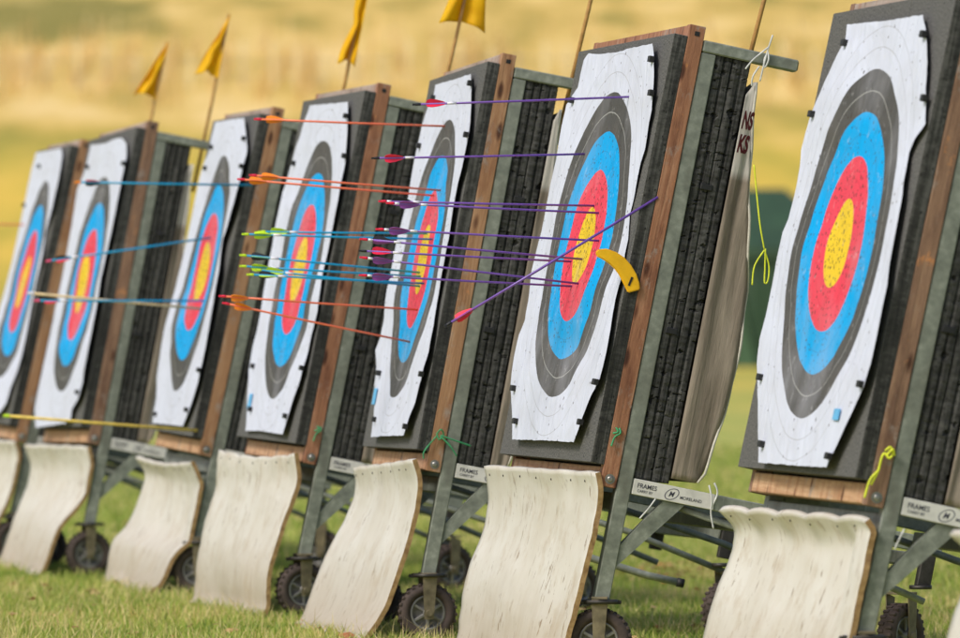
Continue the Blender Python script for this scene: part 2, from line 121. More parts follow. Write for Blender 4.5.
def m_galv():
    t = NT('galvanised_steel'); co = t.coord(); n = t.noise(co, 26, 5, .7); v = t.vor(co, 60); big = t.noise(t.mapped(co, (5, 2, 5)), 1, 4)
    a = t.ramp(n, [(.3, (.15, .162, .135)), (.55, (.25, .268, .222)), (.8, (.40, .42, .36))])
    a = t.mix(t.math('MULTIPLY', v, .3), a, (.12, .135, .115))
    a = t.mix(t.ramp(big, [(.56, (0, 0, 0)), (.74, (.6, .6, .6))]), a, (.085, .075, .055))
    scr = t.noise(t.mapped(co, (80, 6, 80)), 1, 3)
    a = t.mix(t.ramp(scr, [(.68, (0, 0, 0)), (.74, (.6, .6, .6))]), a, (.42, .43, .40))
    t.col(a); t.metal(.0); t.rough(t.math('ADD', t.math('MULTIPLY', n, .3), .4)); t.bump(n, .15, .002); return t.m
def m_face(k, c):
    """printed target face: rings by distance from the centre in the paper's own coordinates"""
    t = NT('target_paper'); co = t.coord()
    sep = t.n('ShaderNodeSeparateXYZ'); t.l(co, sep.inputs[0])
    wob = t.noise(t.mapped(co, (7, 7, 7), (k, 0, 0)), 1, 2)
    x = t.math('SUBTRACT', sep.outputs[0], c[0]); y = t.math('SUBTRACT', sep.outputs[1], c[1])
    r = t.math('SQRT', t.math('ADD', t.math('MULTIPLY', x, x), t.math('MULTIPLY', y, y)))
    r = t.math('ADD', r, t.math('MULTIPLY', t.math('SUBTRACT', wob, .5), .008))
    W = (.60, .63, .745); K = (.082, .080, .078); B = (.0, .35, .76); Rd = (.74, .06, .10); G = (.76, .52, .03)
    e = .122; s = .002
    col = t.ramp(r, [(0, G), (e, Rd), (2 * e, B), (3 * e, K), (4 * e, W)], 'CONSTANT')
    # dirt blotches on the grey ring
    bl = t.noise(t.mapped(co, (6, 6, 6), (k * 3, 1, 0)), 1, 5, .65)
    col = t.mix(t.ramp(bl, [(.45, (0, 0, 0)), (.75, (.35, .35, .35))]), col, (.17, .155, .13))if False else col
    def ring(rad, w, colr, amt):
        nonlocal col
        d = t.math('ABSOLUTE', t.math('SUBTRACT', r, rad)); f = t.math('LESS_THAN', d, w)
        col = t.mix(t.math('MULTIPLY', f, amt), col, colr)
    ring(3.5 * e, .0017, (.5, .5, .48), .55); ring(4.5 * e, .0016, (.3, .3, .32), .5); ring(5 * e, .0016, (.3, .3, .32), .45)
    ring(2.5 * e, .0012, (.02, .12, .3), .4); ring(1.5 * e, .0012, (.3, .02, .03), .4); ring(.5 * e, .0012, (.3, .2, .0), .5); ring(.0, .006, (.3, .2, .0), .5)
    # arrow holes, denser towards the middle, with torn dark cores
    v = t.n('ShaderNodeTexVoronoi', voronoi_dimensions='2D'); t.l(co, v.inputs['Vector']); v.inputs['Scale'].default_value = 40
    v2 = t.n('ShaderNodeTexVoronoi', voronoi_dimensions='2D'); t.l(t.mapped(co, (1, 1, 1), (3.1, 1.7, 0)), v2.inputs['Vector']); v2.inputs['Scale'].default_value = 62
    clu = t.noise(t.mapped(co, (9, 9, 9), (k * 2, 0, 0)), 1, 3, .6)
    den = t.ramp(r, [(0, (.75,) * 3), (.15, (.45,) * 3), (.36, (.22,) * 3), (.5, (.07,) * 3), (.65, (.025,) * 3)])
    den = t.math('MULTIPLY', den, t.math('MULTIPLY', clu, 2.0))
    for vv, rad in ((v, .24), (v2, .27)):
        sc = t.n('ShaderNodeSeparateColor'); t.l(vv.outputs['Color'], sc.inputs[0])
        on = t.math('LESS_THAN', sc.outputs[0], den); sz = t.math('MULTIPLY', sc.outputs[1], rad)
        hole = t.math('LESS_THAN', vv.outputs['Distance'], sz)
        col = t.mix(t.math('MULTIPLY', t.math('MULTIPLY', on, hole), .85), col, (.05, .035, .03))
    grub = t.noise(t.mapped(co, (5, 5, 2), (k, 0, 0)), 1, 6, .7)
    col = t.mix(t.ramp(grub, [(.45, (0, 0, 0)), (.75, (.38, .38, .38))]), col, t.mix(.5, col, (.25, .22, .19)))
    scuff = t.noise(t.mapped(co, (30, 30, 30), (k, 0, 0)), 1, 3, .6)
    col = t.mix(t.math('MULTIPLY', t.ramp(scuff, [(.62, (0, 0, 0)), (.70, (1, 1, 1))]), .35), col, t.mix(.5, col, (.75, .74, .76)))
    yel = t.noise(t.mapped(co, (3, 2, 3), (k, 9, 0)), 1, 4, .6)
    col = t.mix(t.ramp(yel, [(.5, (0, 0, 0)), (.75, (.35,) * 3)]), col, (.50, .50, .56))
    t.col(col); t.rough(.8); t.b.inputs['Specular IOR Level'].default_value = .15
    cr = t.noise(t.mapped(co, (7, 4, 4), (k, 2, 0)), 1, 3, .5, .6)
    cr2 = t.vor(t.mapped(co, (7, 5, 7), (0, k, 0)), 1, 'DISTANCE_TO_EDGE')
    h = t.math('ADD', cr, t.math('MULTIPLY', t.math('MINIMUM', cr2, .06), 1.2))
    rt = t.n('ShaderNodeMapping'); t.l(co, rt.inputs[0]); rt.inputs['Rotation'].default_value = (0, 0, .22 + .1 * k); rt.inputs['Scale'].default_value = (6, 2.0, 4)
    lc = t.noise(rt.outputs[0], 1, 2, .45, .8)
    h = t.math('ADD', h, t.math('MULTIPLY', t.math('MINIMUM', t.math('ABSOLUTE', t.math('SUBTRACT', lc, .5)), .05), -4.0))
    t.bump(h, .8, .011); return t.m
def m_mat(front):
    t = NT('belt_face' if front else 'belt_edge'); co = t.coord()
    if front:
        st = t.noise(t.mapped(co, (17, 4.5, 3), (0, 0, 0)), 1, 5, .6, .2); big = t.noise(t.mapped(co, (4, 2.6, 3)), 1, 4)
        base = t.ramp(big, [(.3, (.54, .50, .43)), (.6, (.60, .575, .52))])
        f = t.math('MULTIPLY', t.ramp(st, [(.52, (0, 0, 0)), (.72, (1, 1, 1))]), t.ramp(big, [(.42, (.1,) * 3), (.62, (1,) * 3)]))
        base = t.mix(t.math('MULTIPLY', f, .28), base, (.40, .29, .17))
        fine = t.noise(t.mapped(co, (42, 11, 7), (5, 0, 0)), 1, 4, .65)
        base = t.mix(t.math('MULTIPLY', t.ramp(fine, [(.61, (0, 0, 0)), (.65, (.9, .9, .9))]), t.ramp(big, [(.4, (.2,) * 3), (.6, (1,) * 3)])), base, (.17, .10, .05))
        sep = t.n('ShaderNodeSeparateXYZ'); t.l(co, sep.inputs[0])
        # mud splashed up from the ground on the lowest part
        low = t.ramp(t.math('ADD', sep.outputs[1], t.math('MULTIPLY', st, .25)), [(.08, (.8,) * 3), (.42, (0,) * 3)])
        base = t.mix(low, base, (.33, .25, .16))
        bl = t.noise(t.mapped(co, (9, 6, 6), (9, 0, 0)), 1, 6, .72)
        base = t.mix(t.ramp(bl, [(.52, (0, 0, 0)), (.72, (.5, .5, .5))]), base, (.36, .26, .15))
        h = t.noise(t.mapped(co, (160, 60, 60)), 1, 2)
        t.col(base); t.rough(.75); t.bump(t.math('ADD', t.math('MULTIPLY', h, .5), t.math('MULTIPLY', st, .2)), .2, .003)
    else:
        n = t.noise(co, 40, 4); t.col(t.ramp(n, [(.3, (.22, .12, .045)), (.7, (.46, .30, .13))])); t.rough(.85); t.bump(n, .5, .004)
    return t.m
def m_tarp():
    t = NT('canvas_tarp'); co = t.coord(); n = t.noise(t.mapped(co, (6, 3, 12)), 1, 5, .6); st = t.noise(t.mapped(co, (30, 2, 30)), 1, 4)
    base = t.ramp(n, [(.3, (.15, .12, .09)), (.7, (.29, .245, .19))])
    base = t.mix(t.math('MULTIPLY', t.ramp(st, [(.5, (0, 0, 0)), (.7, (1, 1, 1))]), .4), base, (.11, .085, .06))
    sep = t.n('ShaderNodeSeparateXYZ'); t.l(co, sep.inputs[0])
    base = t.mix(t.ramp(sep.outputs[1], [(.97, (0,) * 3), (1.0, (.8,) * 3)]), base, (.46, .44, .40))
    t.col(base); t.rough(.85); t.bump(t.math('ADD', n, st), .6, .012); return t.m

def m_flag():
    t = NT('yellow_flag'); n = t.noise(t.coord(), 9, 3); c = t.ramp(n, [(.3, (.95, .56, .0)), (.7, (1.0, .70, .004))]); t.col(c); t.rough(.7)
    tr = t.n('ShaderNodeBsdfTranslucent'); t.l(c, tr.inputs[0]); mx = t.n('ShaderNodeMixShader'); mx.inputs[0].default_value = .5
    t.l(t.b.outputs[0], mx.inputs[1]); t.l(tr.outputs[0], mx.inputs[2]); t.l(mx.outputs[0], t.out.inputs[0]); return t.m
MAT = dict(
    tape=simple('light_blue_tape', (.12, .42, .72), .6),
    foam=m_foam_face(), side=m_foam_side('foam_edge', 0), side2=m_foam_side('foam_layers', 3),
    galv=m_galv(), mat=m_mat(True), medge=m_mat(False), tarp=m_tarp(),
    hem=simple('tarp_hem', (.55, .52, .45), .8, var=.2),
    black=simple('black_plug_and_hollow', (.012, .012, .013), .6), dark=simple('dark_iron', (.05, .045, .04), .55, .5, .4),
    rust=simple('rusty_fork', (.20, .165, .10), .6, .3, .45, 18), tyre=simple('tyre_rubber', (.065, .046, .039), .85, 0, .35, 25, .3),
    rim=simple('wheel_rim', (.26, .25, .24), .5, .5, .4, 22), plate=simple('label_plate', (.66, .64, .60), .6, 0, .15, 20),
    ink=simple('label_ink', (.09, .09, .13), .7), bolt=simple('bolt_steel', (.35, .34, .32), .4, .8),
    redink=simple('red_paint', (.11, .012, .016), .8, var=.35, scale=60),
    ycord=simple('yellow_cord', (.75, .80, .04), .6), gcord=simple('green_cord', (.04, .30, .12), .6), wcord=simple('white_tie', (.62, .62, .60), .6),
    band=simple('yellow_foam', (.92, .50, .01), .4, var=.12, scale=22), flag=m_flag(),
    cane=simple('bamboo_cane', (.42, .22, .06), .6), tent=None)
WOODS = [m_wood('plank_wood_%s' % n, a, b, d, i * 3.7) for i, (n, a, b, d) in enumerate((
    ('orange', (.33, .145, .075), (.48, .25, .145), (.16, .055, .028)), ('brown', (.26, .145, .09), (.38, .23, .14), (.13, .065, .04)),
    ('pale', (.38, .20, .10), (.50, .31, .18), (.24, .10, .045))))]
WPALE = m_wood('plank_wood_new', (.52, .30, .165), (.66, .44, .27), (.34, .14, .06), 21, (3.2, 60, 60))
WGREY = m_wood('plank_wood_weathered', (.40, .31, .25), (.52, .43, .37), (.30, .15, .09), 11, (3.2, 60, 60))

# ------------------------------------------------------------------ object helpers
def tag(o, label=None, cat=None, group=None, kind=None):
    if label: o['label'] = label
    if cat: o['category'] = cat
    if group: o['group'] = group
    if kind: o['kind'] = kind
    return o
class Frame:
    """a stand's own axes: R = upright local (x along the row, y back, z up); T = the same leaning back with the stand"""
    def __init__(s, k):
        X, Y, yaw, lean, roll = DATA['st'][str(k)]; s.k = k
        s.base = Vector((X, Y, 0)); s.rot = yaw - math.pi / 2
        s.M = Matrix.Translation(s.base) @ Matrix.Rotation(s.rot, 4, 'Z')
        cl, sl, cr, sr = math.cos(lean), math.sin(lean), math.cos(roll), math.sin(roll)
        up = Vector((0, sl, cl)); bk = Vector((0, cl, -sl)); u = Vector((1, 0, 0))
        s.U = u * cr + up * sr; s.V = up * cr - u * sr; s.W = bk; s.lean = lean
    def L(s, u, v, w): return s.U * u + s.V * v + s.W * w + Vector((0, 0, Z0))   # root-local
    def Tw(s, u, v, w): return s.M @ s.L(u, v, w)
FR = {k: Frame(k) for k in KS + [8]}
def empty(name, fr, at_local, label, cat, group=None):
    o = bpy.data.objects.new(name, None); COL.objects.link(o); o.empty_display_size = .2
    o.matrix_world = fr.M @ Matrix.Translation(at_local); o['_off'] = 0
    del o['_off']
    tag(o, label, cat, group); OFF[o.name] = Vector(at_local); return o
OFF = {}
class MB:
    """collects geometry in (u,v,w) of the leaning frame ('T') or upright local ('R')"""
    def __init__(s): s.bm = bmesh.new()
    def box(s, a, b, bev=.002, mi=0, midx=None, M=None):
        vs = [s.bm.verts.new((x, y, z)) for x in (a[0], b[0]) for y in (a[1], b[1]) for z in (a[2], b[2])]
        q = [(0, 1, 3, 2), (4, 6, 7, 5), (0, 4, 5, 1), (2, 3, 7, 6), (0, 2, 6, 4), (1, 5, 7, 3)]
        fs = [s.bm.faces.new([vs[i] for i in f]) for f in q]
        bmesh.ops.recalc_face_normals(s.bm, faces=fs)
        if midx:
            for f in fs: f.material_index = midx(f.normal)
        else:
            for f in fs: f.material_index = mi
        geom = vs
        if bev:
            es = list({e for f in fs for e in f.edges})
            r = bmesh.ops.bevel(s.bm, geom=es, offset=bev, segments=1, affect='EDGES', profile=.5)
            geom = list({v for f in r['faces'] for v in f.verts} | {v for v in vs if v.is_valid})
        if M is not None: bmesh.ops.transform(s.bm, matrix=M, verts=[v for v in geom if v.is_valid])
    def tube(s, pts, r, n=8, cap=True, mi=0):
        pts = [Vector(p) for p in pts]; rings = []
        rs = r if isinstance(r, (list, tuple)) else [r] * len(pts)
        ref = None
        for i, p in enumerate(pts):
            d = (pts[min(i + 1, len(pts) - 1)] - pts[max(i - 1, 0)]).normalized()
            if ref is None or abs(ref.dot(d)) > .95: ref = Vector((0, 0, 1)) if abs(d.z) < .9 else Vector((1, 0, 0))
            a = d.cross(ref).normalized(); b = d.cross(a)
            rings.append([s.bm.verts.new(p + (a * math.cos(t) + b * math.sin(t)) * rs[i]) for t in [2 * math.pi * j / n for j in range(n)]])
        for i in range(len(rings) - 1):
            for j in range(n):
                f = s.bm.faces.new((rings[i][j], rings[i][(j + 1) % n], rings[i + 1][(j + 1) % n], rings[i + 1][j])); f.smooth = True; f.material_index = mi
        if cap:
            for rr in (rings[0][::-1], rings[-1]):
                f = s.bm.faces.new(rr); f.material_index = mi
    def lathe(s, prof, c, axis='x', n=28, closed=False):
        """prof: (offset along axis, radius)"""
        rings = []
        for o, r in prof:
            rr = []
            for j in range(n):
                t = 2 * math.pi * j / n; p = Vector((o, r * math.cos(t), r * math.sin(t)))
                rr.append(s.bm.verts.new(p + Vector(c)))
            rings.append(rr)
        m = len(rings)
        for i in range(m if closed else m - 1):
            A, B = rings[i], rings[(i + 1) % m]
            for j in range(n):
                f = s.bm.faces.new((A[j], A[(j + 1) % n], B[(j + 1) % n], B[j])); f.smooth = True
        if not closed:
            s.bm.faces.new(rings[0][::-1]); s.bm.faces.new(rings[-1])
    def xf(s, M): bmesh.ops.transform(s.bm, matrix=M, verts=s.bm.verts)
    def prism(s, poly, w0, w1, axis=2):
        """polygon in two axes extruded along the third"""
        def P(a, b, c): return {0: (c, a, b), 1: (a, c, b), 2: (a, b, c)}[axis]
        A = [s.bm.verts.new(P(x, y, w0)) for x, y in poly]; B = [s.bm.verts.new(P(x, y, w1)) for x, y in poly]
        n = len(poly); fs = [s.bm.faces.new(A[::-1]), s.bm.faces.new(B)]
        for i in range(n): fs.append(s.bm.faces.new((A[i], A[(i + 1) % n], B[(i + 1) % n], B[i])))
        bmesh.ops.recalc_face_normals(s.bm, faces=fs)
    def build(s, name, mats, parent, fr=None, mode='T', recalc=True, tcf=None):
        bm = s.bm
        if recalc: bmesh.ops.recalc_face_normals(bm, faces=bm.faces)
        me = bpy.data.meshes.new(name)
        tc = [v.co.copy() for v in bm.verts]
        off = OFF[parent.name] if parent is not None and parent.name in OFF else OFF.get('child:' + (parent.name if parent else ''), Vector())
        for v in bm.verts:
            p = fr.L(*v.co) if mode == 'T' else v.co.copy()
            v.co = p - off
        bm.to_mesh(me); bm.free()
        at = me.attributes.new('tc', 'FLOAT_VECTOR', 'POINT')
        at.data.foreach_set('vector', [c for t in tc for c in t])
        for m in (mats if isinstance(mats, (list, tuple)) else [mats]): me.materials.append(m)
        o = bpy.data.objects.new(name, me); COL.objects.link(o); o.parent = parent
        OFF['child:' + o.name] = off
        return o
def text_mesh(body, size):
    cu = bpy.data.curves.new('txt', 'FONT'); cu.body = body; cu.size = size; cu.extrude = .0004; cu.offset = .05 * size if size > .05 else .012 * size
    o = bpy.data.objects.new('txt', cu); COL.objects.link(o)
    bpy.context.view_layer.update()
    me = bpy.data.meshes.new_from_object(o.evaluated_get(bpy.context.evaluated_depsgraph_get()))
    bpy.data.objects.remove(o); bpy.data.curves.remove(cu)
    return [tuple(v.co) for v in me.vertices], [tuple(p.vertices) for p in me.polygons]
def add_text(mb, data, fn):
    vs = [mb.bm.verts.new(fn(*v)) for v in data[0]]
    for f in data[1]:
        try: mb.bm.faces.new([vs[i] for i in f])
        except ValueError: pass
TXT = {'frames': text_mesh('FRAMES', .020), 'small': text_mesh('CARRY BY', .012), 'maker': text_mesh('MORELAND', .014), 'm': text_mesh('M', .024),
       'ns': text_mesh('NS', .075), 'ks': text_mesh('KS', .075), 'ln': text_mesh('LN', .075)}

# ------------------------------------------------------------------ stands
def wheel(fr, root, u, y, yaw, near, r=.104):
    M = Matrix.Translation((u, y, r)) @ Matrix.Rotation(yaw, 4, 'Z')
    # tyre
    mb = MB(); w = .031
    mb.lathe([(-w * .7, .062), (-w, .074), (-w * .95, .090), (-w * .55, r - .004), (w * .55, r - .004), (w * .95, .090), (w, .074), (w * .7, .062)], (0, 0, 0), n=40, closed=True)
    for i in range(26):
        a = 2 * math.pi * i / 26
        for sx in (-1, 1):
            R_ = Matrix.Rotation(a + (.06 if sx > 0 else -.06), 4, 'X')
            mb.box((sx * .004, -.0055, r - .010), (sx * .026, .0055, r - .0005), .0015, M=R_)
    mb.xf(M); ty = mb
    mb = MB()
    mb.lathe([(-.022, .018), (-.022, .060), (-.015, .066), (.015, .066), (.022, .060), (.022, .054), (.008, .052), (.008, .020)], (0, 0, 0), n=32)
    for i in range(6):
        mb.box((.006, -.005, .012), (.020, .005, .056), .001, M=Matrix.Rotation(i * math.pi / 3, 4, 'X'))
        mb.box((-.030, -.005, .012), (-.020, .005, .056), .001, M=Matrix.Rotation(i * math.pi / 3, 4, 'X'))
    mb.lathe([(-.036, .017), (.034, .017)], (0, 0, 0), n=16)
    mb.xf(M)
    wh = mb.build('wheel', MAT['rim'], root, fr, 'R'); OFF['child:' + wh.name] = OFF[root.name]
    ty.build('tyre', MAT['tyre'], wh, fr, 'R')
    mb = MB()
    for sx in (-1, 1):
        mb.prism([(-.016, -.022), (.016, -.022), (.028, .12), (-.022, .135)], sx * .040, sx * .044, axis=0)
    mb.box((-.044, -.022, .130), (.044, .028, .138), .001)
    mb.lathe([(-.052, .012), (.052, .012)], (0, 0, 0), n=8)
    mb.xf(M @ Matrix.Translation((0, 0, .0)))
    mb.build('castor_fork', MAT['rust'], root, fr, 'R')

PLATE_TXT = {7, 6, 5, 4, 3, 2, 1}
def stand(k):
    fr = FR[k]; g = 'wheeled target stands in a row'
    look = {8: 'grey stand almost outside the photo', 7: 'grey steel stand with yellow cord', 6: 'grey steel stand with white ties', 5: 'grey steel stand with green string', 4: 'grey steel wheeled stand',
            3: 'grey stand mostly hidden behind its belt', 2: 'grey stand with front wheel in full view', 1: 'blurred grey stand cut by the frame'}[k]
    root = empty('target_stand', fr, Vector((0, .12, 0)), look + ', ' + ORD[k], 'target stand', g)
    vb = -.40
    for sx in (1, -1):
        u0, u1 = sorted((sx * .640, sx * .687))
        mb = MB(); mb.box((u0, vb, .0985), (u1, 1.342, .146), .003); mb.build('post', MAT['galv'], root, fr)
        mb = MB(); mb.box((u0 + .002, 1.3435, .099), (u1 + .002, 1.381, .41), .004)
        tr = mb.build('top_rail', MAT['galv'], root, fr); OFF['child:' + tr.name] = OFF[root.name]
        mb = MB(); mb.box((u0 + .010, 1.349, .409), (u1 - .006, 1.375, .4125), .0); mb.build('dark_hollow', MAT['black'], tr, fr)  # black patch stands in for the shade inside the open tube end
        mb = MB(); mb.box((u0 + .004, -.055, .147), (u1 - .002, -.004, 1.17), .003); mb.build('side_rail', MAT['galv'], root, fr)
        mb = MB(); uu0, uu1 = sorted((sx * .650, sx * .680))
        mb.prism([(-.215, .1475), (-.285, .1475), (-.0565, .325), (-.0565, .255)], uu0, uu1, axis=0); mb.build('brace', MAT['galv'], root, fr)
        mb = MB(); mb.tube([(sx * .655, -.065, .30), (sx * .655, -.13, .80), (sx * .655, -.205, 1.15)], .011, 10); mb.build('lower_strut', MAT['galv'], root, fr)
        # rear leg stub
        mb = MB(); mb.box((u0 + .006, -.16, 1.11), (u1 - .004, -.0555, 1.155), .003); mb.build('rear_leg', MAT['dark'], root, fr)
    for (v0, v1, w0, w1) in ((-.115, -.060, .100, .140), (-.100, -.057, 1.115, 1.16), (1.30, 1.34, .105, .140), (-.10, -.060, .55, .59)):
        mb = MB(); mb.box((-.6395 if w0 < .2 else -.64, v0, w0), (.6395 if w0 < .2 else .64, v1, w1), .003); mb.build('cross_bar', MAT['galv'], root, fr)
    # label plate on the near rail
    mb = MB(); mb.box((.6852, -.0535, .150), (.6885, -.0045, .415), .001)
    pl = mb.build('label_plate', MAT['plate'], root, fr); OFF['child:' + pl.name] = OFF[root.name]
    mb = MB()
    add_text(mb, TXT['frames'], lambda x, y, z: (.6890, -.030 + y, .162 + x * .92))
    add_text(mb, TXT['small'], lambda x, y, z: (.6890, -.044 + y, .165 + x * .9))
    mb.build('lettering', MAT['ink'], pl, fr); mb = MB()
    add_text(mb, TXT['maker'], lambda x, y, z: (.6890, -.040 + y, .303 + x * .95))
    mb.build('lettering', MAT['ink'], pl, fr); mb = MB()
    add_text(mb, TXT['m'], lambda x, y, z: (.6890, -.038 + y, .265 + x * .9 + y * .3))
    n = 28
    for j in range(n):
        a0, a1 = 2 * math.pi * j / n, 2 * math.pi * (j + 1) / n
        def E(a, s): 
            x, y = math.cos(a) * .021 * s, math.sin(a) * .019 * s
            return (.6890, -.030 + y, .276 + x + y * .45)
        mb.bm.faces.new([mb.bm.verts.new(E(*q)) for q in ((a0, 1), (a1, 1), (a1, .88), (a0, .88))])
    mb.build('emblem', MAT['ink'], pl, fr)
    # castors
    for sx in (1, -1):
        p = fr.L(sx * .664, vb, .122)
        mb = MB(); mb.lathe([(-.006, .050), (-.006, .056), (.006, .056), (.006, .050)], (0, 0, 0), n=20)
        mb.box((-.004, -.066, -.012), (.008, .066, .012), .002)
        mb.xf(Matrix.Translation(p + Vector((0, 0, -.002))) @ Matrix.Rotation(math.pi / 2, 4, 'Y'))
        mb.build('swivel_plate', MAT['dark'], root, fr, 'R')
        wheel(fr, root, p.x, p.y - .004, math.radians({5: 3, 4: 10, 3: -8, 2: 5, 1: 12, 6: -14, 7: 4, 8: 6}[k] * sx), sx > 0)
        if sx < 0: continue
        p = fr.L(sx * .662, -.17, 1.13)
        mb = MB(); mb.lathe([(-.006, .036), (.006, .036)], (0, 0, 0), n=16)
        mb.xf(Matrix.Translation((p.x, p.y, .263)) @ Matrix.Rotation(math.pi / 2, 4, 'Y'))
        mb.build('swivel_plate', MAT['dark'], root, fr, 'R')
        wheel(fr, root, p.x - (.16 if k == 6 else 0), p.y + (-.02 if k == 6 else .02), math.radians({6: 42, 3: 20, 2: -15}.get(k, 30)), sx > 0)
    if k == 5:
        mb = MB(); mb.tube([(.60, -.17, .30), (.63, -.20, .45), (.65, -.235, .62), (.66, -.252, .76), (.67, -.266, .88), (.67, -.270, .99)], .013, 10)
        mb.build('handle_bar', MAT['galv'], root, fr)
        mb = MB(); mb.tube([(.67, -.270, .985), (.67, -.271, 1.01)], .016, 10); mb.build('handle_grip', MAT['black'], root, fr)

def butt(k):
    fr = FR[k]; g = 'square foam archery butts'
    look = {8: 'foam butt outside the photo', 7: 'grey foam butt with brown timber edge', 6: 'foam butt with orange timber edge and top', 5: 'layered foam butt with pale timber edge', 4: 'foam butt with weathered top plank',
            3: 'slightly blurred foam butt', 2: 'blurred foam butt with brown edge', 1: 'most blurred foam butt'}[k]
    root = empty('archery_butt', fr, fr.L(0, -.05, .15), look + ', ' + ORD[k], 'archery butt', g)
    fm = lambda n: 0 if n.z < -.5 else 1
    for u0, u1 in ((-.69, .218), (.2205, .69)):
        mb = MB(); mb.box((u0, .018, 0), (u1, 1.382, .0445), .0015, midx=fm); mb.build('foam_panel', [MAT['foam'], MAT['side']], root, fr)
    wd = WOODS[{8: 1, 7: 1, 6: 0, 5: 2, 4: 0, 3: 2, 2: 1, 1: 2}[k]]
    fp = MB(); fp.box((.645, -.048, .0455), (.690, 1.421, .0965), .002); fp.build('side_plank', wd, root, fr)
    fp = MB(); fp.box((-.690, -.048, .0455), (-.645, 1.421, .0965), .002); fp.build('side_plank', wd, root, fr)
    fp = MB(); fp.box((-.643, 1.386, .047), (.643, 1.419, .0955), .002); fp.build('top_plank', WGREY if k != 6 else wd, root, fr)
    fp = MB(); fp.box((-.643, -.046, .043), (.643, .012, .0935), .003); fp.build('bottom_plank', WPALE, root, fr)
    mb = MB(); mb.box((-.635, .03, .0475), (.635, 1.36, .097), 0); mb.build('foam_core', MAT['side'], root, fr)
    mb = MB(); mb.lathe([(0, .010), (.004, .010), (.006, .006)], (.690, -.022, .072), n=6); mb.lathe([(0, .016), (.001, .016)], (.690, -.022, .072), n=16); mb.build('bolt', MAT['bolt'], root, fr)
    mb = MB(); mb.box((.6895, 1.388, .064), (.6912, 1.402, .080), 0); mb.build('bolt_hole', MAT['black'], root, fr)
    # two rear layers of stacked foam strips: each strip edge stands a little in or out
    rs = random.Random(k)
    for w0, w1, top in ((.1485, .2035, 1.368), (.2055, .262, 1.362)):
        mb = MB(); NR, NC = 420, 14; rows = [.0 + top * i / NR for i in range(NR + 1)]; cols = [w0 + (w1 - w0) * j / NC for j in range(NC + 1)]
        cuts = []
        for _ in range({6: 46, 5: 40, 4: 20}.get(k, 9)):
            c_a = rs.uniform(-.3, .9); cuts.append((rs.uniform(0, top), c_a, c_a + rs.uniform(.12, .55), rs.choice((.0025, .004, .007))))
        fine_ = 1.0 if k >= 4 else .5
        def rough_(v, w, sgn):
            a = noise.noise(Vector((v * 70, w * 16, k * 3 + sgn + w0 * 9))); b_ = noise.noise(Vector((v * 19, w * 34, k + sgn * 2))); c_ = noise.noise(Vector((v * 6, w * 9, k * 2.2)))
            rib = (.0065 if abs((w - w0) / (w1 - w0) - .52) < .07 else 0) + (.0012 if k < 4 else .0005) * math.cos((w - w0) / (w1 - w0) * math.pi * 4)
            fw = (w - w0) / (w1 - w0); crk = sum(dq for q, qa, qb, dq in cuts if qa < fw < qb and abs(v + .012 * noise.noise(Vector((w * 24, q * 9, k))) - q) < .0022)
            hole = .010 if noise.noise(Vector((v * 34, w * 40, k * 1.7 + w0 * 50))) > .56 else 0
            e = min(w - w0, w1 - w) / (w1 - w0)
            return .0024 * fine_ * a + .0016 * b_ + .0025 * c_ - rib - crk - hole - (.004 if e < .01 else 0)
        G = {}
        for sgn in (1, -1):
            G[sgn] = [[mb.bm.verts.new((sgn * (.680 + rough_(v, w, sgn)), v, w)) for w in cols] for v in rows]
            for i in range(NR):
                for j in range(NC): mb.bm.faces.new((G[sgn][i][j], G[sgn][i][j + 1], G[sgn][i + 1][j + 1], G[sgn][i + 1][j]))
        for i in range(NR):
            for j in (0, NC): mb.bm.faces.new((G[1][i][j], G[1][i + 1][j], G[-1][i + 1][j], G[-1][i][j]))
        for i in (0, NR):
            for j in range(NC): mb.bm.faces.new((G[1][i][j], G[1][i][j + 1], G[-1][i][j + 1], G[-1][i][j]))
        mb.build('foam_stack', MAT['side2'], root, fr)
    for (w, v) in (((.176, .469), (.197, .932)) if k != 4 else ((.18, .42), (.20, .95))):
        mb = MB(); mb.box((.665, v - .010, w - .019), (.6855, v + .010, w + .019), .002); mb.build('strap_slot', MAT['black'], root, fr)

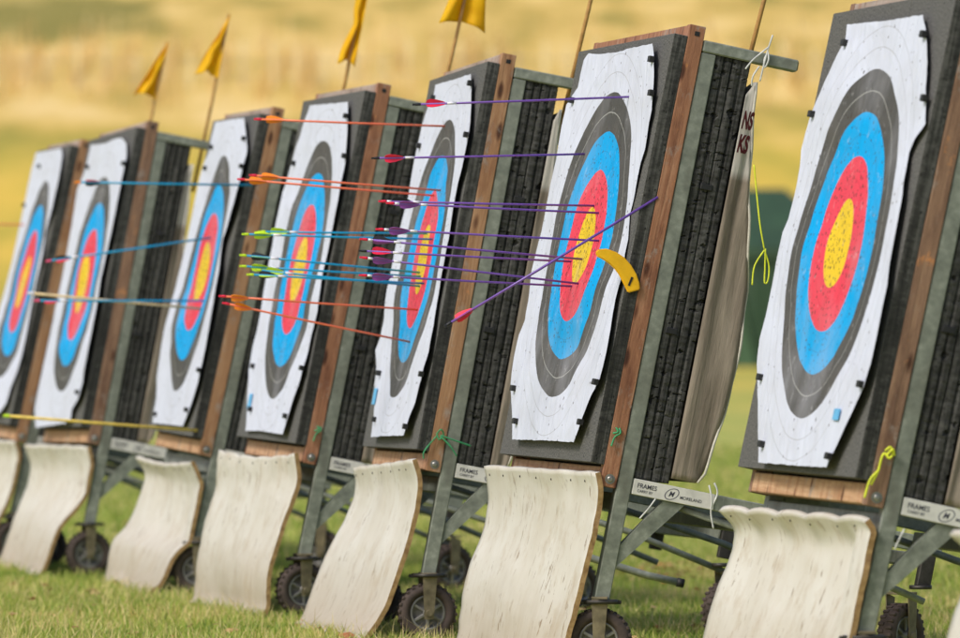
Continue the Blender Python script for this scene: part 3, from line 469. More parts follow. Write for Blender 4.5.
def tarp(k):
    fr = FR[k]; g = 'canvas covers behind the butts'
    root = empty('canvas_cover', fr, fr.L(0, .0, .32), {6: 'brown canvas cover with dark red lettering behind the butt'}.get(k, 'narrow brown canvas cover behind the butt') + ', ' + ORD[k], 'canvas cover', g)
    prof = [(1.285, .285), (1.20, .293), (1.136, .304), (1.03, .318), (.919, .334), (.78, .362), (.642, .386), (.51, .395), (.390, .398), (.30, .395), (.228, .388), (.12, .372), (.05, .362), (.018, .345)]
    sc = 1 if k == 6 else .62
    prof = [(v - (0 if k == 6 else .02), .266 + (w - .266) * sc) for v, w in prof]
    NV, NU = 60, 40
    vs_ = [p[0] for p in prof][::-1]; ws_ = [p[1] for p in prof][::-1]
    mb = MB(); cols = []
    V_ = np.linspace(prof[0][0], prof[-1][0], NV)
    path = []
    # side skirt (near side) from the foam to the fold, then the back sheet, then the far skirt
    for i in range(9): path.append(('s', i / 8))
    for i in range(1, NU): path.append(('b', i / NU))
    for i in range(9): path.append(('f', i / 8))
    for kind, t in path:
        c = []
        for v in V_:
            w1 = float(np.interp(v, vs_, ws_)); top = prof[0][0]
            if kind == 's': u, w = .689, .264 + (w1 - .264) * t
            elif kind == 'b': u, w = .689 - 1.378 * t, w1
            else: u, w = -.689, w1 + (.264 - w1) * t
            nz = noise.noise(Vector((u * 3 + k * 5, v * 2.2, w * 9))); n2 = noise.noise(Vector((w * 38 + k, v * 1.3, u * 6)))
            if kind == 'b': w += .02 * nz + .012 * n2
            else: u += (.014 * n2 + .008 * nz) * (1 if kind == 's' else -1) * min(1, t * 3) + (.0 if kind == 's' else 0)
            if kind == 's' and t > .85: u += .004
            # sagging top edge between the tie points
            vv = v - (.0 if kind != 'b' else .03 * math.sin(math.pi * t) * (v - .02) / top)
            if kind == 's' : vv -= (1 - t) * .045 * max(0, (v - 1.0)) / .285
            c.append(mb.bm.verts.new((u, vv, w)))
        cols.append(c)
    for a, b in zip(cols, cols[1:]):
        for j in range(NV - 1):
            f = mb.bm.faces.new((a[j], b[j], b[j + 1], a[j + 1])); f.smooth = True
    o = mb.build('canvas_sheet', MAT['tarp'], root, fr, recalc=False)
    sm = o.modifiers.new('thick', 'SOLIDIFY'); sm.thickness = .0025; sm.offset = 1
    # pale hem down the rear fold
    mb = MB(); mb.tube([(.690 + .006 * math.sin(v * 17), v, float(np.interp(v, vs_, ws_)) + .002 + .002 * math.sin(v * 31)) for v in np.linspace(prof[0][0], .02, 40)], .0045, 6)
    mb.build('hem', MAT['hem'], root, fr)
    if k == 6:
        mb = MB()
        add_text(mb, TXT['ns'], lambda x, y, z: (.7125, 1.135 + y * 1.0, .262 + x * .36 + y * .05))
        mb.build('lettering', MAT['redink'], root, fr); mb = MB()
        add_text(mb, TXT['ks'], lambda x, y, z: (.7125, 1.06 + y * 1.0, .262 + x * .40 + y * .05))
        mb.build('lettering', MAT['redink'], root, fr)

def catmull(P, n):
    P = np.array(P, float); P = np.vstack([2 * P[0] - P[1], P, 2 * P[-1] - P[-2]]); out = []
    m = len(P) - 3
    for i in range(n):
        t = i / (n - 1) * m; j = min(int(t), m - 1); f = t - j; a, b, c, d = P[j:j + 4]
        out.append(.5 * ((2 * b) + (c - a) * f + (2 * a - 5 * b + 4 * c - d) * f * f + (3 * b - a - 3 * c + d) * f ** 3))
    out = np.array(out)
    for _ in range(5): out[1:-1] = (out[:-2] + 2 * out[1:-1] + out[2:]) / 4
    s = np.r_[0, np.cumsum(np.hypot(*np.diff(out, axis=0).T))]; q = np.linspace(0, s[-1], n)
    return np.c_[np.interp(q, s, out[:, 0]), np.interp(q, s, out[:, 1])]
def belt(k):
    fr = FR[k]; g = 'rubber belts hanging under the butts'
    look = {8: 'blurred sliver of an off white belt', 7: 'off white belt with scalloped top', 6: 'streaked off white belt hanging steeply', 5: 'off white belt sweeping down to the left',
            4: 'off white muddy belt', 3: 'off white belt in a strong S bend', 2: 'blurred off white belt', 1: 'blurred off white belt cut by the frame'}[k]
    Lp, Rp = DATA['mat'][str(k)]
    def ext(P):
        P = [tuple(p) for p in P]
        P = [(y, z) for y, z in P if z > .03 or P.index((y, z)) < 3]
        (y0, z0), (y1, z1) = P[-2], P[-1]
        sl = max(-1.2, min(1.2, (y1 - y0) / (z1 - z0)))
        if z1 > .06: P.append((y1 + sl * (.03 - z1) * .9, .03))
        P.append((P[-1][0] - .028, .006))
        return P
    n = 46; A, B = catmull(ext(Lp), n), catmull(ext(Rp), n)
    root = empty('hanging_belt', fr, Vector((0, float(B[-1][0]), 0)), look + ', ' + ORD[k], 'rubber belt', g)
    NU = 40; th = .017; rs = random.Random(k * 3)
    amp = {8: .008, 7: .010, 6: .003, 5: .003, 4: .006, 3: .003, 2: .003, 1: .003}[k]
    F = np.zeros((NU + 1, n, 3))
    for i in range(NU + 1):
        a = i / NU; x = -.75 + 1.45 * a
        for j in range(n):
            t = j / (n - 1); y, z = A[j] * (1 - a) + B[j] * a
            topf = max(0, 1 - t * 6)
            y += .010 * noise.noise(Vector((x * 3 + k * 7, t * 3, 0))) + amp * math.sin(x * 21 + k) * topf
            z += topf * (.5 * amp * math.cos(x * 21 + k) - (.020 * math.sin(math.pi * a) if k in (4, 3) else 0))
            if t > .85: y += (t - .85) / .15 * (.030 * noise.noise(Vector((x * 4, k * 3.3, 1)))); z += (t - .85) / .15 * max(0, .05 * noise.noise(Vector((x * 3.5 + 4, k * 2.1, 5))))
            sl_, cl_ = math.sin(fr.lean), math.cos(fr.lean)
            if x > .55:
                yf = .0985 * cl_ + (z - Z0 + .0985 * sl_) / cl_ * sl_ - .026
                y = min(y, yf)
            y += .0025 * noise.noise(Vector((x * 12, t * 14, k)))
            F[i, j] = (x + (.006 * noise.noise(Vector((t * 9, k, a * 2))) if i in (0, NU) else 0), y, z)
    # back surface along the local normal
    du = np.gradient(F, axis=0); dt = np.gradient(F, axis=1); N = np.cross(du, dt); N /= np.linalg.norm(N, axis=2, keepdims=True) + 1e-9
    if N[NU // 2, n // 2, 1] < 0: N = -N
    Bk = F + N * th
    mb = MB(); bm = mb.bm
    f_ = [[bm.verts.new(F[i, j]) for j in range(n)] for i in range(NU + 1)]; b_ = [[bm.verts.new(Bk[i, j]) for j in range(n)] for i in range(NU + 1)]
    def q(a, b, c, d, m):
        f = bm.faces.new((a, b, c, d)); f.material_index = m; f.smooth = (m == 0)
    for i in range(NU):
        for j in range(n - 1):
            q(f_[i][j], f_[i + 1][j], f_[i + 1][j + 1], f_[i][j + 1], 0); q(b_[i][j], b_[i][j + 1], b_[i + 1][j + 1], b_[i + 1][j], 0)
    for j in range(n - 1):
        q(f_[0][j], f_[0][j + 1], b_[0][j + 1], b_[0][j], 1); q(f_[NU][j], b_[NU][j], b_[NU][j + 1], f_[NU][j + 1], 1)
    for i in range(NU):
        q(f_[i][0], b_[i][0], b_[i + 1][0], f_[i + 1][0], 0); q(f_[i][-1], f_[i + 1][-1], b_[i + 1][-1], b_[i][-1], 1)
    o = mb.build('belt_sheet', [MAT['mat'], MAT['medge']], root, fr, 'R')
    # tc: x along, height, y  -> so streaks follow the drop
    me = o.data; nv = len(me.vertices); co = np.zeros(nv * 3); me.vertices.foreach_get('co', co); co = co.reshape(-1, 3)
    tc = np.c_[co[:, 0] + k * 3.1, co[:, 2], co[:, 1]]; me.attributes['tc'].data.foreach_set('vector', tc.ravel())
    # nail heads along the top edge
    for i in (2, 7, 13, 19, 25, 31, 36):
        p = F[i, 2]; mb = MB(); mb.lathe([(-.0015, .0032), (.0015, .0038)], (0, 0, 0), n=8)
        mb.xf(Matrix.Translation(Vector(p) + Vector((0, -.001, .0))) @ Matrix.Rotation(math.pi / 2, 4, 'Z')); mb.build('nail', MAT['dark'], root, fr, 'R')

# ------------------------------------------------------------------ paper faces
def bulge(k, u, v):
    g = DATA['face'][str(k)]['g']
    x = min(max((u + .75) / 1.5 * 8, 0), 7.999); y = min(max(v / 1.4 * 15, 0), 14.999); i, j = int(x), int(y); a, b = x - i, y - j
    a = a * a * (3 - 2 * a); b = b * b * (3 - 2 * b)
    d = (g[j * 9 + i] * (1 - a) + g[j * 9 + i + 1] * a) * (1 - b) + (g[(j + 1) * 9 + i] * (1 - a) + g[(j + 1) * 9 + i + 1] * a) * b
    d += .008
    return .003 + .5 * (d - .003 + math.sqrt((d - .003) ** 2 + .00002))
def paper_face(k):
    fr = FR[k]; D = DATA['face'][str(k)]
    look = {7: 'large ring target paper without arrows', 6: 'ring target paper struck by purple arrows', 5: 'ring target paper with coral and blue arrows', 4: 'ring target paper without arrows',
            3: 'ring target paper with blue arrows', 2: 'blurred ring target paper', 1: 'blurred ring target paper cut by the frame'}[k]
    root = empty('paper_target', fr, fr.L(0, .03, 0), look + ', ' + ORD[k], 'target face', 'ring target faces pinned to the butts')
    P = D['poly']; P = [(min(max(u, -.700), .705), v) for u, v in P]
    # small scale tearing of the cut edge
    pts = []
    n = len(P)
    for i in range(n):
        a, b = Vector(P[i]), Vector(P[(i + 1) % n]); m = max(2, int((b - a).length / .02))
        for j in range(m):
            p = a.lerp(b, j / m); q = noise.noise(Vector((p.x * 22, p.y * 22, k))) * .0035; pts.append((min(p.x + q, .706), p.y + q * .7))
    nb = len(pts); edges = [(i, (i + 1) % nb) for i in range(nb)]
    verts = [Vector(p) for p in pts]
    for i in range(60):
        for j in range(66):
            u = -.70 + 1.40 * (i + .5 + .2 * (j % 2)) / 60; v = 0 + 1.40 * (j + .5) / 66; verts.append(Vector((u, v)))
    vo, eo, fo, *_ = delaunay_2d_cdt(verts, edges, [list(range(nb))], 1, 1e-5)
    mb = MB()
    def wr(u, v):
        return .0022 * noise.noise(Vector((u * 9, v * 6, k * 4.1))) + .0016 * abs(noise.noise(Vector((u * 18 + v * 7, v * 9, k * 2.1))))
    vv = [mb.bm.verts.new((p.x, p.y, -max(.002, bulge(k, p.x, p.y) + wr(p.x, p.y)))) for p in vo]
    for f in fo:
        try: ff = mb.bm.faces.new([vv[i] for i in f]); ff.smooth = True
        except ValueError: pass
    bmesh.ops.delete(mb.bm, geom=[v for v in mb.bm.verts if not v.link_faces], context='VERTS')
    o = mb.build('printed_paper', m_face(k, D['c']), root, fr)
    # the sheet is creased and stretched a little up and down: the print follows
    nv = len(o.data.vertices); t_ = np.zeros(nv * 3); o.data.attributes['tc'].data.foreach_get('vector', t_); t_ = t_.reshape(-1, 3)
    t_[:, 1] = .69 + np.polyval(D['pf'], np.clip(t_[:, 1], .12, 1.26) - .69) + (t_[:, 1] - np.clip(t_[:, 1], .12, 1.26)); o.data.attributes['tc'].data.foreach_set('vector', t_.ravel())
    if k in (7, 4, 5):
        u, v = {7: (.47, .185), 4: (-.44, .16), 5: (-.46, .20)}[k]; mb = MB(); d = bulge(k, u, v); h_ = .016 if k == 7 else .03
        mb.box((u - .03, v - h_, -d - .006), (u + .03, v + h_, -d - .003), 0); mb.build('tape_patch', MAT['tape'], root, fr)
    for u, v in DATA['pins'][str(k)]:
        d = bulge(k, u, v); s_ = .0095
        mb = MB(); mb.box((u - .014, v - s_, -d - .016), (u + .014, v + s_, -d + .001), .0015); mb.build('pin_block', MAT['black'], root, fr)

# ------------------------------------------------------------------ arrows
AM = dict(purple=simple('shaft_purple', (.17, .075, .38), .3, .0, .2), coral=simple('shaft_coral', (.84, .17, .075), .35, 0, .1), blue=simple('shaft_blue', (.0, .30, .56), .3, .0, .15),
          wood=simple('shaft_wood', (.66, .50, .27), .5), yellow=simple('shaft_yellow', (.72, .52, .10), .45),
          v_red=simple('vane_red', (.80, .015, .06), .5, 0, .1), v_purple=simple('vane_purple', (.27, .06, .34), .5, 0, .15), v_black=simple('vane_black', (.015, .015, .02), .6),
          v_orange=simple('vane_orange', (.95, .26, .01), .5, 0, .1), v_lime=simple('vane_lime', (.55, .80, .02), .5, 0, .1), v_white=simple('wrap_white', (.75, .73, .80), .5), v_pink=simple('vane_pink', (.75, .08, .20), .5))
ALOOK = {'pr': ('purple', ['v_red', 'v_red', 'v_red'], 'v_black', .0036), 'pp': ('purple', ['v_black', 'v_purple', 'v_purple'], 'v_red', .0036), 'prx': ('purple', ['v_red', 'v_red', 'v_red'], 'v_black', .0042),
         'oo': ('coral', ['v_orange', 'v_orange', 'v_orange'], 'v_red', .0038), 'bl': ('blue', ['v_lime', 'v_lime', 'v_lime'], 'v_lime', .0038), 'bk': ('blue', ['v_black', 'v_lime', 'v_black'], 'v_lime', .0038),
         'sp': ('blue', ['v_purple', 'v_pink', 'v_black'], 'v_orange', .0045), 'sr': ('blue', ['v_black', 'v_red', 'v_black'], 'v_pink', .0045), 'wn': ('wood', [], 'v_white', .0055), 'yn': ('yellow', [], 'v_lime', .0062)}
ALAB = ['topmost purple arrow with red vanes, ending in the white paper above the grey ring', 'second highest purple arrow with red vanes, ending in the grey ring',
 'upper of two close purple arrows reaching the red ring just above the gold', 'lower of two close purple arrows reaching the red ring just above the gold',
 'purple arrow just above the middle of the gold, with purple vanes and red nock', 'purple arrow ending low inside the gold of the second face from the right',
 'purple arrow with red vanes and black nock, lower red ring left of the gold', 'purple arrow with white wrap and red nock, ending under the gold',
 'lowest of the level purple arrows, at the bottom left of the gold', 'purple arrow with red vanes slanting steeply upward into the timber edge',
 'highest coral arrow with orange vanes, striking the paper above the rings', 'upper coral arrow of the close pair at the top of the red ring', 'lower coral arrow of the close pair, its orange vanes farthest left',
 'upper of the two lowest coral arrows, nearly level, ending in the lower red ring', 'lowest coral arrow, slanting down into the lower blue ring',
 'highest blue arrow with lime vanes, just above its close neighbour', 'blue arrow with broad lime vanes, second of the lime group from the top',
 'blue arrow with a black and a lime vane, middle of the lime group', 'blue arrow with lime vanes directly under the black vaned one', 'lowest blue arrow of the lime group, with black and lime vanes', 'blue arrow almost hidden behind the lowest lime nocked ones',
 'blurred light blue arrow with purple vane and orange nock, highest on the left', 'blurred blue arrow with red nock rising to the right, left part of photo', 'blurred blue arrow with red and black vanes just under the pale wooden shaft',
 'blurred pale wooden shaft with white nock crossing a gold centre at the left', 'thick yellow shaft with lime nock low across the left targets', 'very faint blurred orange arrow reaching in from the left edge']
AGRP = {'6p': 'purple arrows in the second target from the right', '5o': 'coral arrows with orange vanes', '5b': 'blue arrows with lime vanes', 'far': 'blurred arrows at the left targets'}
def arrow(i):
    k, kind, tip, tail = DATA['arrow'][i]; fr = FR[k]; sh, vanes, nock, r = ALOOK[kind]
    tip = list(tip); 
    if kind != 'prx': tip[2] = -bulge(k, tip[0], tip[1]) + .004
    A = fr.L(*tip); B = fr.L(*tail); d = (A - B).normalized(); L = (A - B).length
    grp = AGRP['6p' if k == 6 else ('5o' if kind == 'oo' else '5b') if k == 5 else 'far']
    root = bpy.data.objects.new('arrow', None); COL.objects.link(root); root.empty_display_size = .05
    q = d.to_track_quat('X', 'Z').to_matrix().to_4x4()
    root.matrix_world = fr.M @ Matrix.Translation(B) @ q
    tag(root, ALAB[i], 'arrow', grp); OFF[root.name] = Vector((0, 0, 0))
    rs = random.Random(i)
    mb = MB(); mb.tube([(.012, 0, 0), (L * .5, 0, -.0012), (L + (.03 if kind != 'prx' else .012), 0, 0)], r, 10)
    mb.build('shaft', AM[sh], root, fr, 'R')
    mb = MB(); mb.tube([(0, 0, 0), (.004, 0, 0), (.016, 0, 0), (.02, 0, 0)], [r * .7, r * 1.15, r * 1.25, r * 1.05], 8)
    mb.box((-.006, -r, -r * .9), (.002, -r * .3, r * .9), 0); mb.box((-.006, r * .3, -r * .9), (.002, r, r * .9), 0)
    mb.build('nock', AM[nock], root, fr, 'R')
    if kind in ('pp', 'bl', 'bk', 'sr', 'pr'):
        mb = MB(); mb.tube([(.105, 0, 0), (.135 if kind != 'pp' else .128, 0, 0)], r * 1.12, 8); mb.build('wrap', AM['v_white'], root, fr, 'R')
        if kind == 'pp': mb = MB(); mb.tube([(.021, 0, 0), (.036, 0, 0)], r * 1.12, 8); mb.build('wrap', AM['v_white'], root, fr, 'R')
    ph = rs.uniform(0, 2.1)
    hgt = .0125; x0 = .036
    for j, vm in enumerate(vanes):
        a = ph + j * 2 * math.pi / 3; mb = MB()
        prof = [(x0, r * .6), (x0 + .004, r + hgt * .75), (x0 + .016, r + hgt), (x0 + .036, r + hgt * .8), (x0 + .058, r + hgt * .25), (x0 + .066, r * .6)]
        mb.prism(prof, -.0006, .0006, axis=2)
        mb.xf(Matrix.Rotation(a, 4, 'X')); mb.build('vane', AM[vm], root, fr, 'R')

# ------------------------------------------------------------------ flags
def flag(k):
    fr = FR[k]; b, t = [Vector(x) for x in DATA['flag'][str(k)]]; r = .008
    b0 = b + (b - t).normalized() * (b.y - 1.15) / abs((t - b).normalized().y)
    b = b.copy(); b0.x = b.x = t.x = .60
    lab = {1: 'leftmost limp yellow flag on a thin cane', 2: 'limp yellow flag on a tall cane, second from the left', 3: 'yellow flag wrapped tightly round its cane behind the weathered top plank',
           4: 'broad yellow flag hanging at the top edge', 5: 'bare lower cane of a flag beside the second butt from the right', 6: 'bare flag cane rising above the open ended top rail'}[k]
    root = empty('flag', fr, fr.L(*b0), lab, 'flag', 'yellow flags on canes')
    mb = MB(); top = t + (t - b).normalized() * (.0 if k in (1, 2) else .15 if k in (3, 4) else .35)
    mb.tube([b0, b0.lerp(top, .5) + Vector((.004, 0, .003)), top], [r, r * .9, r * .7], 8); mb.build('cane', MAT['cane'], root, fr)
    # limp cloth: hangs from the top of the cane, folds, widens downwards
    d = (top - b0).normalized()
    Ls = {1: (.0, .255, -.11, .0), 2: (.0, .27, -.105, .0), 3: (.0, .43, -.05, .02), 4: (.0, .31, -.085, .10), 5: (0, .3, -.08, .05), 6: (0, .3, -.08, .05)}[k]
    n, m = 26, 22; mb = MB(); V = []
    for i in range(n):
        s = i / (n - 1); c = top - d * (Ls[1] * s + .004)
        lo = Ls[2] * (s ** .9) if k != 3 else Ls[2] * (.25 + .75 * abs(math.sin(s * 5)) * s)
        hi = Ls[3] * (s ** .8) if k != 3 else Ls[3]
        row = []
        for j in range(m):
            a = j / (m - 1); w = lo + (hi - lo) * a
            drop = -.05 * s * abs(a - .5) * (1 if k in (1, 2) else 1.2) * s - (.0 if k == 4 else 0)
            u = .014 * math.sin(a * 9 + s * 3 + k) * (.3 + s) + .014 * noise.noise(Vector((a * 4, s * 4, k)))
            row.append(mb.bm.verts.new((c.x + u + .008, c.y + drop + .012 * noise.noise(Vector((a * 3, s * 2, k * 3))), c.z + w + .006)))
        V.append(row)
    for i in range(n - 1):
        for j in range(m - 1):
            f = mb.bm.faces.new((V[i][j], V[i][j + 1], V[i + 1][j + 1], V[i + 1][j])); f.smooth = True
    o = mb.build('flag_cloth', MAT['flag'], root, fr, recalc=False)
    sm = o.modifiers.new('thick', 'SOLIDIFY'); sm.thickness = .0012

# ------------------------------------------------------------------ cords and the yellow strip
def cord(fr, paths, r, mat, name, label, cat='cord', group=None, mode='T', spool=None):
    p0 = Vector(paths[0][0]); root = empty(name, fr, fr.L(*p0), label, cat, group)
    for j, P in enumerate(paths):
        P = [Vector(p) for p in P]; Q = []
        for i in range(len(P) - 1):
            a, b, c, d = P[max(i - 1, 0)], P[i], P[i + 1], P[min(i + 2, len(P) - 1)]
            for f in [x / 6 for x in range(6)]:
                Q.append(.5 * ((2 * b) + (c - a) * f + (2 * a - 5 * b + 4 * c - d) * f * f + (3 * b - a - 3 * c + d) * f ** 3))
        Q.append(P[-1]); mb = MB(); mb.tube(Q, r, 6); mb.build('strand', mat, root, fr)
def details():
    f6, f5, f4, f7 = FR[6], FR[5], FR[4], FR[7]
    U = .705
    cord(f6, [[(U, 1.03, .328), (U, .95, .352), (U + .01, .85, .381), (U + .005, .775, .412)], [(U + .005, .775, .412), (U, .72, .392), (U, .66, .396)],
              [(U + .005, .775, .412), (U, .73, .437), (U, .685, .443), (U, .675, .434), (U, .72, .426), (U + .006, .78, .414)]],
         .0026, MAT['ycord'], 'knotted_cord', 'bright yellow cord with a looped knot dangling behind the canvas cover')
    cord(f6, [[(.70, 1.44, .308), (.70, 1.37, .300), (.70, 1.29, .296)], [(.70, 1.40, .302), (.70, 1.352, .262), (.70, 1.318, .243)], [(.70, 1.385, .304), (.705, 1.36, .309), (.70, 1.335, .303), (.698, 1.36, .297), (.70, 1.385, .304)],
              [(.70, 1.335, .285), (.705, 1.30, .27), (.70, 1.27, .273)]], .0028, MAT['wcord'], 'cable_tie', 'white tie twisted round the open ended top rail', 'cable tie')
    cord(f6, [[(.70, .02, .385), (.705, -.02, .400), (.70, -.065, .408), (.70, -.11, .425)], [(.70, .03, .40), (.705, .0, .415), (.70, -.05, .405)]], .0030, MAT['wcord'], 'cable_tie', 'white tie hanging at the end of the large label plate', 'cable tie')
    cord(f6, [[(.695, -.055, .226), (.70, -.09, .208), (.695, -.125, .188)]], .0026, MAT['wcord'], 'cable_tie', 'short white tie dangling under the FRAMES lettering of the large label plate', 'cable tie')
    cord(f7, [[(.695, -.09, .165), (.70, -.115, .157), (.695, -.15, .15)]], .0026, MAT['wcord'], 'cable_tie', 'short white tie dangling under the label plate at the right edge', 'cable tie')
    cord(f7, [[(.70, .108, .066), (.70, .12, .078), (.70, .105, .088), (.705, .09, .080), (.70, .10, .066), (.70, .085, .060), (.70, .05, .058), (.70, .008, .046)], [(.70, .095, .072), (.706, .115, .084), (.70, .10, .094)],
              [(.70, .05, .058), (.703, .02, .040), (.70, -.03, .036)]], .0034, MAT['ycord'], 'knotted_cord', 'yellow cord knotted at the foot of the timber edge at the right')
    cord(f5, [[(.70, .085, .060), (.706, .10, .07), (.70, .085, .082), (.703, .065, .07), (.70, .085, .058)], [(.70, .08, .072), (.71, .072, .12), (.71, .063, .182)], [(.70, .078, .072), (.712, .05, .11), (.71, .02, .14)],
              [(.70, .075, .060), (.70, .045, .042), (.70, .012, .026), (.70, -.01, .03)]], .0028, MAT['gcord'], 'knotted_cord', 'green string knotted round the post third from the right with loose ends')
    for fr, v, w, lab in ((f4, .069, .074, 'small green string knot on the timber edge fourth from the right'), (f6, .109, .062, 'small green string knot above the bolt second from the right')):
        cord(fr, [[(.694, v + .03, w + .008), (.70, v + .015, w + .012), (.697, v, w - .002), (.70, v - .03, w - .008)], [(.696, v + .01, w - .01), (.70, v + .018, w + .004), (.697, v + .03, w - .004)]], .0032, MAT['gcord'], 'knotted_cord', lab)
    # curved yellow strip
    C = [(-.106, .660), (-.085, .661), (-.057, .654), (-.035, .644), (-.012, .626), (.008, .603), (.022, .582), (.030, .566)]
    root = empty('foam_strip', f6, f6.L(.70, .60, .0), 'curved bright yellow strip with a black slot sticking out from the edge of the butt', 'yellow strip')
    mb = MB(); n = len(C); outer = []; inner = []
    for i, (w, v) in enumerate(C):
        a, b = C[max(i - 1, 0)], C[min(i + 1, n - 1)]; t = Vector((b[0] - a[0], b[1] - a[1])).normalized(); nn = Vector((-t.y, t.x)); h = (.012, .018, .0215, .0235, .0245, .025, .0235, .020)[i]
        outer.append((v + nn.y * h, w + nn.x * h)); inner.append((v - nn.y * h, w - nn.x * h))
    outer.insert(0, (C[0][1] + .0, C[0][0] - .010))
    mb.prism(outer + inner[::-1], .694, .704, axis=0)
    es = [e for e in mb.bm.edges if len(e.link_faces) == 2 and e.calc_face_angle(0) > 1.0]
    bmesh.ops.bevel(mb.bm, geom=es, offset=.0035, segments=2, affect='EDGES')
    mb.build('strip', MAT['band'], root, f6)
    mb = MB(); mb.box((-.002, -.0145, -.0035), (.0009, .0145, .0035), 0, M=Matrix.Translation((.7045, .594, .012)) @ Matrix.Rotation(math.radians(12), 4, 'X')); mb.build('slot', MAT['black'], root, f6)

for k in (8,):
    stand(k); butt(k); belt(k)
for k in KS:
    stand(k); butt(k); tarp(k); belt(k); paper_face(k)
for i in range(len(DATA['arrow'])): arrow(i)
for k in (1, 2, 3, 4, 5, 6): flag(k)
details()

# ------------------------------------------------------------------ terrain
def smooth(a, b, x):
    t = min(1, max(0, (x - a) / (b - a))); return t * t * (3 - 2 * t)
def gz(x, y):
    z = .008 * noise.noise(Vector((x * .7, y * .7, 0))) * smooth(20, 24, y)
    d = y - .05 * x
    z += max(0, d - 45) * .0065
    t = max(0, d - 150); z += .00062 * t * t if t < 85 else .00062 * 85 * 85 + (t - 85) * .105
    z += smooth(160, 230, y) * (.5 * noise.noise(Vector((x * .035, y * .02, 3))) + .9 * noise.noise(Vector((x * .012, y * .009, 7))))
    if y > 520: z -= (y - 520) ** 2 * .00025
    return z
ys = list(np.arange(-30, 16, 4)) + list(np.arange(16, 60, .5)) + list(np.arange(60, 400, 3.)) + list(np.arange(400, 900, 15.))
def xs_at(): 
    a = [0.]; s = .35
    while a[-1] < 420: a.append(a[-1] + s); s *= 1.06
    return sorted([-v for v in a[1:]] + a)
xs = xs_at(); me = bpy.data.meshes.new('ground'); vv = [(x, y, gz(x, y)) for y in ys for x in xs]; nx = len(xs)
ff = [(j * nx + i, j * nx + i + 1, (j + 1) * nx + i + 1, (j + 1) * nx + i) for j in range(len(ys) - 1) for i in range(nx - 1)]
me.from_pydata(vv, [], ff); me.polygons.foreach_set('use_smooth', [True] * len(ff))
def m_ground():
    t = NT('meadow'); co = t.coord('obj'); sep = t.n('ShaderNodeSeparateXYZ'); t.l(co, sep.inputs[0])
    fine = t.noise(co, 9, 5, .7); mid = t.noise(co, 1.1, 4); big = t.noise(t.mapped(co, (.22, .05, .1)), 1, 5, .6)
    green = t.ramp(fine, [(.3, (.17, .23, .035)), (.55, (.32, .38, .07)), (.75, (.52, .49, .15))])
    green = t.mix(t.ramp(mid, [(.42, (0, 0, 0)), (.62, (.8, .8, .8))]), green, (.50, .44, .11))
    yel = t.ramp(big, [(.34, (.36, .31, .03)), (.5, (.56, .41, .045)), (.64, (.70, .47, .06))])
    tan = t.ramp(big, [(.32, (.34, .27, .045)), (.44, (.55, .37, .075)), (.55, (.72, .49, .13)), (.68, (.84, .60, .23))])
    d = t.math('ADD', sep.outputs[1], t.math('MULTIPLY', t.math('SUBTRACT', big, .5), 40))
    d = t.math('ADD', d, t.math('MULTIPLY', sep.outputs[0], -.3))
    f1 = t.ramp(t.math('MULTIPLY', d, .001), [(.055, (0, 0, 0)), (.17, (1, 1, 1))]); f2 = t.ramp(t.math('MULTIPLY', d, .001), [(.262, (0, 0, 0)), (.292, (1, 1, 1))])
    col = t.mix(f1, green, yel); col = t.mix(f2, col, tan)
    # rough olive hollow on the upper left of the hill
    dx = t.math('DIVIDE', t.math('ADD', sep.outputs[0], 24), 8.0); dy = t.math('DIVIDE', t.math('SUBTRACT', sep.outputs[1], 352), 26.0)
    rr = t.math('ADD', t.math('ADD', t.math('MULTIPLY', dx, dx), t.math('MULTIPLY', dy, dy)), t.math('MULTIPLY', t.math('SUBTRACT', big, .5), 2.2))
    col = t.mix(t.ramp(rr, [(.3, (.9,) * 3), (1.3, (0,) * 3)]), col, (.23, .20, .03))
    t.col(col); t.rough(1); t.bump(fine, .4, .05); return t.m
me.materials.append(m_ground()); gob = bpy.data.objects.new('ground', me); COL.objects.link(gob); gob['kind'] = 'structure'

